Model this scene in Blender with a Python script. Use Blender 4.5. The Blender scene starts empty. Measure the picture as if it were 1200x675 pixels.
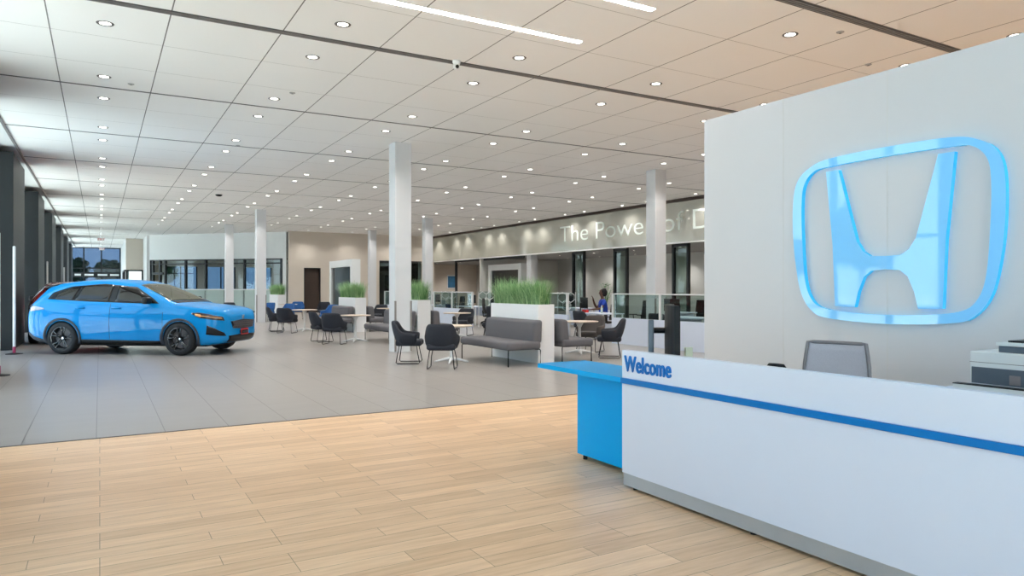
import bpy, bmesh, math, random
from mathutils import Vector, Matrix
from mathutils.bvhtree import BVHTree
random.seed(7)
PI = math.pi
S = bpy.context.scene
C = S.collection

# ------------------------------------------------------------------ camera, world, light, exposure
cam_d = bpy.data.cameras.new('camera'); cam = bpy.data.objects.new('camera', cam_d); C.objects.link(cam)
cam.location = (0, 0, 1.5); cam.rotation_euler = (PI/2, 0, math.radians(-30.17))
cam_d.sensor_width = 36; cam_d.lens = 36*831/1200; cam_d.clip_end = 400
S.camera = cam
S.view_settings.view_transform = 'Standard'; S.view_settings.look = 'None'
S.view_settings.gamma = 1; S.view_settings.use_curve_mapping = False
S.view_settings.exposure = 0.6
SKY = 3.3; DOWNLIGHT = 5; SPOT = 84; STRIP = 22; SUN = 19

w = bpy.data.worlds.new('sky'); S.world = w; w.use_nodes = True
nt = w.node_tree; nt.nodes.clear()
out = nt.nodes.new('ShaderNodeOutputWorld'); bg = nt.nodes.new('ShaderNodeBackground')
tc = nt.nodes.new('ShaderNodeTexCoord'); sp = nt.nodes.new('ShaderNodeSeparateXYZ')
rp = nt.nodes.new('ShaderNodeValToRGB')
nt.links.new(tc.outputs['Generated'], sp.inputs[0]); nt.links.new(sp.outputs['Z'], rp.inputs[0])
rp.color_ramp.elements[0].position = 0.0; rp.color_ramp.elements[0].color = (0.86, 0.93, 1.0, 1)
rp.color_ramp.elements[1].position = 0.7; rp.color_ramp.elements[1].color = (0.42, 0.64, 1.0, 1)
nt.links.new(rp.outputs[0], bg.inputs[0]); bg.inputs[1].default_value = SKY
nt.links.new(bg.outputs[0], out.inputs[0])
sun_d = bpy.data.lights.new('sun', 'SUN'); sun = bpy.data.objects.new('sun', sun_d); C.objects.link(sun)
sun_d.energy = SUN; sun_d.angle = math.radians(1); sun_d.color = (1, .97, .94)
sun.rotation_euler = (math.radians(28), 0, math.radians(-130))
cy = S.cycles
cy.max_bounces = 8; cy.diffuse_bounces = 5; cy.glossy_bounces = 4; cy.transmission_bounces = 6; cy.transparent_max_bounces = 16
cy.caustics_reflective = False; cy.caustics_refractive = False; cy.sample_clamp_indirect = 6
cy.use_denoising = True

# ------------------------------------------------------------------ materials
def lin(c):
    return tuple(((v/255)/12.92 if v/255 <= .04045 else (((v/255)+.055)/1.055)**2.4) for v in c)
def nodes(name):
    m = bpy.data.materials.new(name); m.use_nodes = True
    return m, m.node_tree, m.node_tree.nodes['Principled BSDF']
def mat(name, rgb, rough=.5, metal=0, noise=0, nscale=8, spec=.5, coat=0, emit=0, bump=0, bscale=200):
    m, t, b = nodes(name); c = lin(rgb)
    b.inputs['Base Color'].default_value = (*c, 1); b.inputs['Roughness'].default_value = rough
    b.inputs['Metallic'].default_value = metal; b.inputs['Specular IOR Level'].default_value = spec
    b.inputs['Coat Weight'].default_value = coat; b.inputs['Coat Roughness'].default_value = .03
    co = t.nodes.new('ShaderNodeTexCoord')
    if noise:
        n = t.nodes.new('ShaderNodeTexNoise'); n.inputs['Scale'].default_value = nscale; n.inputs['Detail'].default_value = 4
        t.links.new(co.outputs['Object'], n.inputs['Vector'])
        mx = t.nodes.new('ShaderNodeMix'); mx.data_type = 'RGBA'
        mx.inputs[6].default_value = (*[v*(1-noise) for v in c], 1); mx.inputs[7].default_value = (*[min(1, v*(1+noise)) for v in c], 1)
        t.links.new(n.outputs['Fac'], mx.inputs[0]); t.links.new(mx.outputs[2], b.inputs['Base Color'])
    if bump:
        n = t.nodes.new('ShaderNodeTexNoise'); n.inputs['Scale'].default_value = bscale
        t.links.new(co.outputs['Object'], n.inputs['Vector'])
        bp = t.nodes.new('ShaderNodeBump'); bp.inputs['Strength'].default_value = bump; bp.inputs['Distance'].default_value = .002
        t.links.new(n.outputs['Fac'], bp.inputs['Height']); t.links.new(bp.outputs[0], b.inputs['Normal'])
    if emit:
        b.inputs['Emission Color'].default_value = (*c, 1); b.inputs['Emission Strength'].default_value = emit
    return m
def math_node(t, op, a, b=None):
    n = t.nodes.new('ShaderNodeMath'); n.operation = op
    for i, v in enumerate((a, b)):
        if v is None: continue
        if isinstance(v, (int, float)): n.inputs[i].default_value = v
        else: t.links.new(v, n.inputs[i])
    return n.outputs[0]
def glass(name, rgb=(235, 245, 245), refl=1.0, rough=.0, frost=0):
    m = bpy.data.materials.new(name); m.use_nodes = True; t = m.node_tree; t.nodes.clear()
    o = t.nodes.new('ShaderNodeOutputMaterial'); tr = t.nodes.new('ShaderNodeBsdfTransparent'); gl = t.nodes.new('ShaderNodeBsdfGlossy')
    lw = t.nodes.new('ShaderNodeLayerWeight'); lw.inputs[0].default_value = .5
    p5 = math_node(t, 'POWER', lw.outputs['Facing'], 5); fr_out = math_node(t, 'ADD', math_node(t, 'MULTIPLY', p5, .9), .04)
    tr.inputs[0].default_value = (*lin(rgb), 1); gl.inputs['Roughness'].default_value = rough
    mu = t.nodes.new('ShaderNodeMath'); mu.operation = 'MULTIPLY'; mu.inputs[1].default_value = refl; mu.use_clamp = True
    t.links.new(fr_out, mu.inputs[0])
    a = t.nodes.new('ShaderNodeMixShader'); t.links.new(mu.outputs[0], a.inputs[0]); t.links.new(tr.outputs[0], a.inputs[1]); t.links.new(gl.outputs[0], a.inputs[2])
    last = a
    if frost:
        d = t.nodes.new('ShaderNodeBsdfDiffuse'); d.inputs[0].default_value = (*lin(rgb), 1)
        b = t.nodes.new('ShaderNodeMixShader'); b.inputs[0].default_value = frost
        t.links.new(a.outputs[0], b.inputs[1]); t.links.new(d.outputs[0], b.inputs[2]); last = b
    t.links.new(last.outputs[0], o.inputs[0]); return m
def groove(t, coord, period, offset, width):
    v = math_node(t, 'SUBTRACT', coord, offset); v = math_node(t, 'DIVIDE', v, period)
    v = math_node(t, 'FRACT', v); v = math_node(t, 'SUBTRACT', v, .5); v = math_node(t, 'ABSOLUTE', v)
    v = math_node(t, 'SUBTRACT', .5, v); return math_node(t, 'LESS_THAN', v, width/period/2)
def mixc(t, f, a, b):
    mx = t.nodes.new('ShaderNodeMix'); mx.data_type = 'RGBA'
    t.links.new(f, mx.inputs[0])
    for i, v in ((6, a), (7, b)):
        if isinstance(v, tuple): mx.inputs[i].default_value = (*v[:3], 1)
        else: t.links.new(v, mx.inputs[i])
    return mx.outputs[2]
def ceiling_mat():
    m, t, b = nodes('ceiling_panels')
    co = t.nodes.new('ShaderNodeTexCoord'); s = t.nodes.new('ShaderNodeSeparateXYZ'); t.links.new(co.outputs['Object'], s.inputs[0])
    gx = groove(t, s.outputs['X'], 1.33, -.565, .016); gy = groove(t, s.outputs['Y'], 4.16/3, 9.68, .009)
    n = t.nodes.new('ShaderNodeTexNoise'); n.inputs['Scale'].default_value = .6; t.links.new(co.outputs['Object'], n.inputs['Vector'])
    base = mixc(t, n.outputs['Fac'], lin((242, 240, 237)), lin((247, 245, 242)))
    c1 = mixc(t, gy, base, lin((170, 166, 160))); c2 = mixc(t, gx, c1, lin((128, 126, 122)))
    t.links.new(c2, b.inputs['Base Color']); b.inputs['Roughness'].default_value = .75; b.inputs['Specular IOR Level'].default_value = .2
    return m
def tile_mat():
    m, t, b = nodes('porcelain_tile')
    co = t.nodes.new('ShaderNodeTexCoord'); s = t.nodes.new('ShaderNodeSeparateXYZ'); t.links.new(co.outputs['Object'], s.inputs[0])
    gx = groove(t, s.outputs['X'], .622, -.03, .009); gy = groove(t, s.outputs['Y'], 1.22, 8.2, .006)
    mp = t.nodes.new('ShaderNodeMapping'); mp.inputs['Scale'].default_value = (.8, 3, 1); t.links.new(co.outputs['Object'], mp.inputs[0])
    n = t.nodes.new('ShaderNodeTexNoise'); n.inputs['Scale'].default_value = 1.2; n.inputs['Detail'].default_value = 3; t.links.new(mp.outputs[0], n.inputs['Vector'])
    base = mixc(t, n.outputs['Fac'], lin((143, 137, 132)), lin((156, 150, 145)))
    g = math_node(t, 'MAXIMUM', gx, math_node(t, 'MULTIPLY', gy, .12))
    t.links.new(mixc(t, g, base, lin((96, 86, 80))), b.inputs['Base Color'])
    b.inputs['Roughness'].default_value = .28
    return m
def wood_floor_mat():
    m, t, b = nodes('oak_look_planks')
    co = t.nodes.new('ShaderNodeTexCoord')
    br = t.nodes.new('ShaderNodeTexBrick'); br.offset = .37; br.offset_frequency = 3; br.squash = 1
    br.inputs['Scale'].default_value = 1; br.inputs['Brick Width'].default_value = .92; br.inputs['Row Height'].default_value = .152
    br.inputs['Mortar Size'].default_value = .0022; br.inputs['Mortar Smooth'].default_value = .2; br.inputs['Bias'].default_value = 0
    br.inputs['Color1'].default_value = (*lin((219, 181, 142)), 1); br.inputs['Color2'].default_value = (*lin((238, 202, 164)), 1)
    br.inputs['Mortar'].default_value = (*lin((150, 118, 88)), 1)
    t.links.new(co.outputs['Object'], br.inputs['Vector'])
    mp = t.nodes.new('ShaderNodeMapping'); mp.inputs['Scale'].default_value = (1.3, 16, 1); t.links.new(co.outputs['Object'], mp.inputs[0])
    n = t.nodes.new('ShaderNodeTexNoise'); n.inputs['Scale'].default_value = 1.6; n.inputs['Detail'].default_value = 8; n.inputs['Roughness'].default_value = .65
    t.links.new(mp.outputs[0], n.inputs['Vector'])
    r = t.nodes.new('ShaderNodeValToRGB'); r.color_ramp.elements[0].position = .33; r.color_ramp.elements[0].color = (.78, .72, .66, 1)
    r.color_ramp.elements[1].position = .62; r.color_ramp.elements[1].color = (1, 1, 1, 1); t.links.new(n.outputs['Fac'], r.inputs[0])
    mx = t.nodes.new('ShaderNodeMix'); mx.data_type = 'RGBA'; mx.blend_type = 'MULTIPLY'; mx.inputs[0].default_value = .85
    t.links.new(br.outputs['Color'], mx.inputs[6]); t.links.new(r.outputs[0], mx.inputs[7]); t.links.new(mx.outputs[2], b.inputs['Base Color'])
    b.inputs['Roughness'].default_value = .34; b.inputs['Specular IOR Level'].default_value = .45
    return m
def bulkhead_mat():
    m = bpy.data.materials.new('back_painted_glass'); m.use_nodes = True; t = m.node_tree; t.nodes.clear()
    o = t.nodes.new('ShaderNodeOutputMaterial'); d = t.nodes.new('ShaderNodeBsdfDiffuse'); g = t.nodes.new('ShaderNodeBsdfGlossy')
    d.inputs[0].default_value = (*lin((178, 176, 164)), 1); g.inputs['Roughness'].default_value = .03; g.inputs[0].default_value = (.9, .93, .88, 1)
    a = t.nodes.new('ShaderNodeMixShader'); a.inputs[0].default_value = .5; t.links.new(d.outputs[0], a.inputs[1]); t.links.new(g.outputs[0], a.inputs[2])
    t.links.new(a.outputs[0], o.inputs[0]); return m
M = dict(
 ceiling=ceiling_mat(), tile=tile_mat(), wood=wood_floor_mat(), bulk=bulkhead_mat(),
 white=mat('white_paint', (228, 229, 228), .55, noise=.015), column=mat('column_paint', (212, 213, 215), .5, noise=.015),
 feature=mat('satin_white_wall', (208, 209, 212), .3, noise=.01, nscale=2), cove=mat('cove_paint', (240, 240, 238), .6),
 beige=mat('beige_paint', (212, 201, 188), .7, noise=.03, nscale=1.5), grey=mat('grey_paint', (205, 203, 197), .7, noise=.02),
 darkceil=mat('dark_grey_ceiling', (150, 149, 147), .8, noise=.03), brown=mat('brown_panel', (62, 48, 40), .6, noise=.15),
 charcoal=mat('charcoal_metal_panel', (21, 25, 27), .45, noise=.06, nscale=3), black=mat('black_frame', (24, 26, 29), .4),
 slot=mat('slot_dark', (70, 66, 64), .5), slotbar=mat('slot_bar', (138, 132, 128), .4),
 lamp=mat('lamp_glow', (255, 250, 240), .5, emit=DOWNLIGHT), strip=mat('strip_glow', (255, 252, 248), .5, emit=STRIP),
 puck=mat('detector_grey', (176, 174, 170), .5), ring=mat('dark_ring', (92, 88, 84), .4), trimwhite=mat('trim_white', (235, 235, 233), .4),
 glass=glass('clear_glass', (236, 244, 244)), cglass=glass('partition_glass', (222, 234, 232), refl=1.0), frost=glass('frosted_glass', (214, 228, 222), frost=.75),
 tint=glass('tinted_office_glass', (205, 216, 212), refl=1.0), endtint=glass('grey_solar_glass', (120, 136, 152), refl=1.0),
 desk=mat('white_laminate', (208, 216, 232), .28, noise=.01), deskblue=mat('blue_laminate', (0, 166, 236), .35, noise=.02, spec=.12),
 deskblue2=mat('deep_blue_band', (0, 112, 186), .35, spec=.2), alu=mat('brushed_aluminium', (176, 184, 192), .35, metal=.55, noise=.05),
 emblem=mat('light_blue_acrylic', (128, 200, 250), .04, coat=.6, emit=.12), emblemedge=mat('blue_acrylic_edge', (50, 190, 245), .2, coat=.5, emit=.2),
 text=mat('frosted_lettering', (222, 230, 222), .5), textblue=mat('blue_lettering', (0, 110, 190), .4, spec=.3),
 navy=mat('black_navy_fabric', (34, 37, 46), .8, noise=.2, nscale=60, bump=.3), blue=mat('blue_fabric', (34, 84, 140), .8, noise=.15, nscale=60),
 grey_f=mat('charcoal_grey_fabric', (96, 94, 97), .85, noise=.1, nscale=80, bump=.3), greyc=mat('warm_grey_fabric', (76, 70, 68), .85, noise=.1, nscale=80),
 steel=mat('black_steel', (28, 28, 30), .35, metal=.6), chrome=mat('polished_metal', (200, 202, 204), .2, metal=.9),
 beech=mat('pale_beech_top', (216, 198, 180), .35, noise=.05, nscale=20), whitemetal=mat('white_metal', (225, 226, 226), .35),
 planter=mat('white_planter_laminate', (232, 232, 232), .4, noise=.01),
 soil=mat('dark_soil', (48, 38, 30), .9, noise=.3, nscale=40),
 mesh=mat('grey_mesh', (184, 181, 188), .8, noise=.12, nscale=120), frame=mat('grey_plastic', (128, 123, 125), .45),
 blackp=mat('black_plastic', (15, 16, 18), .4, spec=.3), screen=mat('dark_screen', (18, 22, 30), .12),
 dkgrey=mat('blue_grey_plastic', (88, 100, 112), .35), paper=mat('pale_paper', (222, 222, 190), .7), printer=mat('printer_white', (220, 226, 228), .4),
 paint=mat('blue_car_paint', (0, 134, 204), .5, coat=.6, noise=.02, spec=.08), redpaint=mat('red_car_paint', (150, 30, 24), .25, coat=1),
 carglass=mat('car_glass', (30, 27, 24), .05, coat=0, spec=.35, noise=.25, nscale=3), windscreen=mat('windscreen_glass', (62, 64, 46), .05, coat=0, spec=.6, noise=.45, nscale=4),
 cladding=mat('grey_cladding', (48, 52, 62), .5), tyre=mat('tyre_rubber', (26, 27, 30), .75, noise=.2, nscale=30), rim=mat('gloss_black_alloy', (18, 18, 20), .12, coat=1),
 silver=mat('silver_trim', (200, 205, 210), .15, metal=.9), lens=mat('headlamp_lens', (60, 56, 54), .05, coat=1), amber=mat('amber_lamp', (240, 180, 120), .2),
 tail=mat('tail_lamp', (170, 170, 180), .1, coat=1), red=mat('red_plastic', (200, 40, 38), .4), magenta=mat('magenta_collar', (170, 40, 90), .4),
 skin=mat('brown_skin', (88, 56, 42), .6), hair=mat('dark_hair', (24, 18, 18), .7, noise=.3, nscale=50), shirt=mat('blue_shirt', (24, 62, 160), .8, noise=.1, nscale=20),
 trousers=mat('dark_trousers', (58, 52, 50), .8), leaf=mat('leaf_green', (70, 120, 60), .6, noise=.2, nscale=4),
 treeleaf=mat('tree_foliage', (66, 84, 44), .9, noise=.45, nscale=1.3), bark=mat('bark', (82, 66, 52), .9, noise=.3, nscale=6),
 ground=mat('pale_bounce_concrete', (196, 195, 190), .9, noise=.08, nscale=.4), asphalt=mat('asphalt', (84, 84, 86), .9, noise=.1),
 art=mat('blue_picture', (38, 96, 132), .6, noise=.6, nscale=5), woodv=mat('brown_wood_slats', (118, 84, 62), .5, noise=.2, nscale=4),
 roof=mat('sun_shade_roof', (205, 203, 200), .7))
def grass_mat():
    m, t, b = nodes('grass_blades')
    co = t.nodes.new('ShaderNodeObjectInfo'); g = t.nodes.new('ShaderNodeNewGeometry')
    base = mixc(t, g.outputs['Random Per Island'], lin((60, 124, 62)), lin((186, 216, 160)))
    t.links.new(base, b.inputs['Base Color']); b.inputs['Roughness'].default_value = .5; return m
M['grass'] = grass_mat()

# ------------------------------------------------------------------ mesh helpers
class MB:
    def __init__(s): s.bm = bmesh.new(); s.mi = 0
    def _f(s, vs):
        try: f = s.bm.faces.new(vs); f.material_index = s.mi; return f
        except ValueError: return None
    def box(s, x0, x1, y0, y1, z0, z1, mx=None):
        v = [s.bm.verts.new(p) for p in ((x0,y0,z0),(x1,y0,z0),(x1,y1,z0),(x0,y1,z0),(x0,y0,z1),(x1,y0,z1),(x1,y1,z1),(x0,y1,z1))]
        if mx is not None:
            for q in v: q.co = mx @ q.co
        for f in ((3,2,1,0),(4,5,6,7),(0,1,5,4),(1,2,6,5),(2,3,7,6),(3,0,4,7)): s._f([v[i] for i in f])
        return s
    def tube(s, pts, r, n=8, closed=False):
        pts = [Vector(p) for p in pts]; rs = r if isinstance(r, (list, tuple)) else [r]*len(pts); rings = []
        N = len(pts); up = Vector((0,0,1))
        for i, p in enumerate(pts):
            a = pts[i-1] if (i or closed) else p; b = pts[(i+1) % N] if (i < N-1 or closed) else p
            d = (b-a).normalized() if (b-a).length > 1e-9 else Vector((0,0,1))
            u = d.cross(up)
            if u.length < 1e-3: u = d.cross(Vector((1,0,0)))
            u.normalize(); w_ = u.cross(d).normalized()
            rings.append([s.bm.verts.new(p + (u*math.cos(2*PI*k/n) + w_*math.sin(2*PI*k/n))*rs[i]) for k in range(n)])
        for i in range(N if closed else N-1):
            A, B = rings[i], rings[(i+1) % N]
            for k in range(n): s._f([A[k], A[(k+1)%n], B[(k+1)%n], B[k]])
        if not closed: s._f(rings[0][::-1]); s._f(rings[-1])
        return s
    def lathe(s, prof, n=24, c=(0,0,0), mx=None, cap=True):
        rings = []
        for r, z in prof:
            ring = []
            for k in range(n if r > 1e-6 else 1):
                v = s.bm.verts.new((c[0]+r*math.cos(2*PI*k/n), c[1]+r*math.sin(2*PI*k/n), c[2]+z))
                if mx is not None: v.co = mx @ v.co
                ring.append(v)
            rings.append(ring)
        for A, B in zip(rings, rings[1:]):
            for k in range(n):
                if len(A) == 1 and len(B) == 1: break
                if len(A) == 1: s._f([A[0], B[(k+1)%n], B[k]][::-1])
                elif len(B) == 1: s._f([A[k], A[(k+1)%n], B[0]])
                else: s._f([A[k], A[(k+1)%n], B[(k+1)%n], B[k]])
        if cap and len(rings[0]) > 1: s._f(rings[0][::-1])
        if cap and len(rings[-1]) > 1: s._f(rings[-1])
        return s
    def prism(s, poly, fn, a, b):
        A = [s.bm.verts.new(fn(p, a)) for p in poly]; B = [s.bm.verts.new(fn(p, b)) for p in poly]; n = len(poly)
        s._f(A[::-1]); s._f(B)
        for i in range(n): s._f([A[i], A[(i+1)%n], B[(i+1)%n], B[i]])
        return s
    def grid(s, rows, close_u=False):
        V = [[s.bm.verts.new(p) for p in r] for r in rows]; n = len(V[0])
        for A, B in zip(V, V[1:]):
            for k in range(n if close_u else n-1): s._f([A[k], A[(k+1)%n], B[(k+1)%n], B[k]])
        return V
    def build(s, name, m, parent=None, smooth=False, bevel=0, seg=2, sub=0, solid=0, fix=True, loc=None, rot=None):
        if fix: bmesh.ops.recalc_face_normals(s.bm, faces=s.bm.faces)
        me = bpy.data.meshes.new(name); s.bm.to_mesh(me); s.bm.free()
        for mm in (m if isinstance(m, list) else [m]): me.materials.append(M[mm] if isinstance(mm, str) else mm)
        if smooth: me.polygons.foreach_set('use_smooth', [True]*len(me.polygons))
        o = bpy.data.objects.new(name, me); C.objects.link(o)
        if loc: o.location = loc
        if rot: o.rotation_euler = rot
        if parent: o.parent = parent
        if solid: d = o.modifiers.new('solid', 'SOLIDIFY'); d.thickness = solid; d.offset = -1
        if bevel: d = o.modifiers.new('bevel', 'BEVEL'); d.width = bevel; d.segments = seg; d.limit_method = 'ANGLE'
        if sub: d = o.modifiers.new('sub', 'SUBSURF'); d.levels = sub; d.render_levels = sub
        return o
def tag(o, label=None, cat=None, group=None, kind=None):
    if label: o['label'] = label
    if cat: o['category'] = cat
    if group: o['group'] = group
    if kind: o['kind'] = kind
    return o
def thing(name, label, cat, loc=(0,0,0), rz=0, group=None):
    o = bpy.data.objects.new(name, None); C.objects.link(o); o.empty_display_size = .1
    o.location = loc; o.rotation_euler = (0, 0, rz); return tag(o, label, cat, group)
def copy_tree(o, parent=None):
    kids = [c for c in o.children]
    c = o.copy(); C.objects.link(c)
    if parent: c.parent = parent
    for ch in kids: copy_tree(ch, c)
    return c
def dup(o, loc, rz, label, group=None):
    c = copy_tree(o); c.location = loc; c.rotation_euler = (0, 0, rz); c['label'] = label
    if group: c['group'] = group
    return c
def struct(name, mb, m, **k):
    o = mb.build(name, m, **k); o['kind'] = 'structure'; return o
def rbox(name, x0, x1, y0, y1, z0, z1, m, parent=None, bevel=.01, seg=2, **k):
    return MB().box(x0, x1, y0, y1, z0, z1).build(name, m, parent, bevel=bevel, seg=seg, **k)

# ------------------------------------------------------------------ text
def text(name, body, size, m, loc, rot, ext=.006, off=0, parent=None, sx=1, sp=1):
    cu = bpy.data.curves.new(name, 'FONT'); cu.body = body; cu.size = size; cu.extrude = ext; cu.offset = off; cu.space_character = sp
    o = bpy.data.objects.new(name, cu); C.objects.link(o)
    bpy.context.view_layer.update()
    me = bpy.data.meshes.new_from_object(o.evaluated_get(bpy.context.evaluated_depsgraph_get())); bpy.data.objects.remove(o)
    me.materials.clear(); me.materials.append(M[m])
    o = bpy.data.objects.new(name, me); C.objects.link(o); o.location = loc; o.rotation_euler = rot; o.scale = (sx, 1, 1)
    if parent: o.parent = parent
    return o
def text_w(o):
    xs = [v.co.x for v in o.data.vertices]; ys_ = [v.co.y for v in o.data.vertices]; return min(xs), max(xs), min(ys_), max(ys_)
# ------------------------------------------------------------------ setting
H = 4.9; XL = -2.35; YN = -3.6; YF = 43.3; YE = 69.0; XR = 24.5; XB = 19.1
struct('floor', MB().box(XL, XR+.2, 8.19, YE+1, -.1, 0), 'tile')
struct('floor', MB().box(XL, XR+.2, YN-.2, 8.19, -.1, 0), 'wood')
struct('trim_1', MB().box(XL, XR, 8.175, 8.205, 0, .004), 'slot')
struct('ground', MB().box(-120, 60, -60, 130, -.3, -.11), 'ground')  # outdoor ground, kept pale to bounce sunlight up to the ceiling
struct('ceiling', MB().box(-1.72, XR+.2, YN-.2, YE+.2, H, H+.15), 'ceiling')
struct('ceiling', MB().box(XB+.06, XR, YN, 47.6, 3.22, 3.3), 'darkceil')
struct('trim_2', MB().box(-1.75, -1.70, YN, YE, H-.03, H+.06), 'slotbar')
struct('ceiling', MB().box(XL-2.2, -1.75, YN-2.5, YE+1, H+.03, H+.42), 'cove')
struct('wall_left', MB().box(XL-.15, XL, YN, YE, H-.1, H+.05), 'cove')
struct('ceiling', MB().box(XL-2.5, XR+2, YN-2.5, YE+3, H+.42, H+.7), 'roof')  # unseen roof slab, overhang added to keep direct sun off the glazing
struct('wall_right', MB().box(XR, XR+.2, YN, 47.8, 0, H), 'grey')
struct('wall_near', MB().box(9.0, XR, YN-.2, YN, 0, H), 'white')

# slots in the ceiling
def slot(y, wdt, bars, x0=-1.7, x1=XB, n=1):
    mb = MB().box(x0, x1, y-wdt/2, y+wdt/2, H-.004, H+.01)
    o = struct('trim_%d' % n, mb, 'slot')
    if bars:
        mb = MB()
        for k in range(1, bars+1):
            yy = y-wdt/2+wdt*k/(bars+1); mb.box(x0, x1, yy-.006, yy+.006, H-.012, H-.003)
        struct('trim_%d' % n, mb, 'slotbar')
k = 3
for j in range(-1, 15):
    y = 9.68+4.165*j
    big = j in (-1, 0)
    slot(y if j != -1 else 5.6, .15 if big else .055, 3 if big else 0, x1=XB if y < YF-1 else 1.6, n=k); k += 1

# left side: dark pilasters, glazing with mullions
for i in range(9):
    y0 = 20.8-8.1*3+8.1*i
    struct('wall_left', MB().box(XL-.1, -1.8, y0, y0+2.95, 0, 4.78), 'charcoal', bevel=.01)
    o = MB()
    a, b = y0+2.95, min(y0+8.1, YE)
    for q in range(5):
        yy = a+(b-a)*q/4; o.box(XL-.08, XL+.12, yy-.03, yy+.03, 0, 4.8)
    for zz in (.04, 1.1, 2.55, 4.76): o.box(XL-.05, XL+.06, a, b, zz-.035, zz+.035)
    struct('window_%d' % (i+1), o, 'black')
    g = struct('window_%d' % (i+1), MB().box(XL-.01, XL+.01, a, b, .05, 4.75), 'glass'); 
# near glazed front behind the camera, unseen, set close to brighten the ceiling
o = MB()
for q in range(8): xx = XL+(9.0-XL)*q/7; o.box(xx-.03, xx+.03, YN-.1, YN+.08, 0, H)
for zz in (.04, 2.4, 4.86): o.box(XL, 9.0, YN-.05, YN+.05, zz-.035, zz+.035)
struct('window_20', o, 'black'); struct('window_20', MB().box(XL, 9.0, YN-.01, YN+.01, .05, 4.8), 'glass')
# far end glazing
o = MB()
for xx in (-2.3, -1.15, .12, 1.5): o.box(xx-.05, xx+.05, YE-.1, YE+.1, 0, H)
for zz in (.05, 2.0, 3.15, 4.85): o.box(XL, 1.55, YE-.07, YE+.07, zz-.04, zz+.04)
struct('window_21', o, 'black'); struct('window_21', MB().box(XL, 1.55, YE-.01, YE+.01, .05, 4.85), 'endtint')
struct('trim_30', MB().box(XL, 1.5, YE-.25, YE-.12, 2.38, 2.82), 'black')
o = MB()
for x0, x1 in ((-1.8, -1.35), (-1.1, -.45), (-.15, .55), (.75, 1.4)): o.box(x0, x1, YE-.275, YE-.25, 2.52, 2.68)
struct('trim_30', o, 'trimwhite')
# far left block walls
struct('wall_corridor', MB().box(1.55, 1.75, 55.6, YE, 0, H), 'white')
o = MB().box(1.55, 3.6, 55.4, 55.6, 2.75, H).box(2.6, 3.6, 55.4, 55.6, 0, 2.75)
struct('wall_corridor', o, 'beige')
o = MB().box(1.55, 1.66, 55.3, 55.45, 0, 2.75).box(2.5, 2.6, 55.3, 55.45, 0, 2.75).box(1.55, 2.6, 55.3, 55.45, 2.65, 2.75)
for yy in (56.5, 58, 60): o.box(1.45, 1.55, yy-.05, yy+.05, 0, 2.75)
o.box(1.45, 1.55, 55.4, 60, 2.65, 2.75)
struct('door_1', o, 'black'); struct('door_1', MB().box(1.66, 2.5, 55.36, 55.38, .02, 2.65), 'tint')

# back wall (with openings)
def wall_y(name, y, x0, x1, z1, holes, m, t=.15):
    mb = MB(); xs = x0
    for a, b, zt in sorted(holes):
        mb.box(xs, a, y, y+t, 0, z1); mb.box(a, b, y, y+t, zt, z1); xs = b
    mb.box(xs, x1, y, y+t, 0, z1); return struct(name, mb, m)
wall_y('wall_back', YF, 9.75, XB+.1, H, [(10.65, 11.65, 2.72), (15.4, 18.3, 3.25)], 'beige')
wall_y('wall_back', 47.5, XB-.2, XR, 3.25, [], 'beige')
struct('wall_back', MB().box(XB+.0, XB+.15, YF+.15, 47.5, 0, H), 'beige')
struct('wall_back', MB().box(10.2, 12.2, 45.4, 45.5, 0, 3), 'brown')
struct('wall_back', MB().box(14.6, 19.0, 45.6, 45.7, 0, 3.4), 'brown')
o = MB().box(16.9, 17.0, YF+.02, YF+.12, 0, 3.25).box(17.5, 17.6, YF+.02, YF+.12, 0, 3.25).box(15.4, 18.3, YF+.02, YF+.12, 3.17, 3.25)
struct('door_2', o, 'black'); struct('door_2', MB().box(15.4, 18.3, YF+.06, YF+.08, 0, 3.17), 'tint')
o = MB().box(10.65, 10.7, YF-.02, YF+.16, 0, 2.72).box(11.6, 11.65, YF-.02, YF+.16, 0, 2.72).box(10.65, 11.65, YF-.02, YF+.16, 2.67, 2.72)
struct('door_3', o, 'black'); struct('door_3', MB().box(10.7, 11.6, YF+.1, YF+.13, 0, 2.67), 'brown')

# angled glazed wall
A0 = Vector((2.75, 51.0)); A1 = Vector((9.75, 43.9)); D = (A1-A0); LA = D.length
MXA = Matrix.Translation((A0.x, A0.y, 0)) @ Matrix.Rotation(math.atan2(D.y, D.x), 4, 'Z')
struct('wall_angled', MB().box(0, LA, 0, .3, 3.3, H, MXA).box(LA-.25, LA, -.02, .3, 0, H, MXA), 'white')
struct('wall_corridor', MB().box(2.6, 2.8, 51.0, 55.5, 0, H), 'white')
o = MB()
for f in (0, .02, .075, .115, .27, .42, .56, .7, .83, .96): o.box(f*LA-.05, f*LA+.05, .02, .2, 0, 3.3, MXA)
for zz in (.04, 3.02, 3.26): o.box(0, LA, .05, .16, zz-.035, zz+.035, MXA)
o.box(.02*LA, .1*LA, .02, .2, 2.35, 2.5, MXA)
struct('window_22', o, 'black')
struct('window_22', MB().box(0, LA, .1, .12, 0, 3.3, MXA), 'glass')
struct('window_22', MB().box(.27*LA, LA, -.02, .02, 1.36, 1.44, MXA), 'trimwhite')
struct('window_22', MB().box(.27*LA, LA, .02, .05, .1, 1.36, MXA), 'frost')
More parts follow.
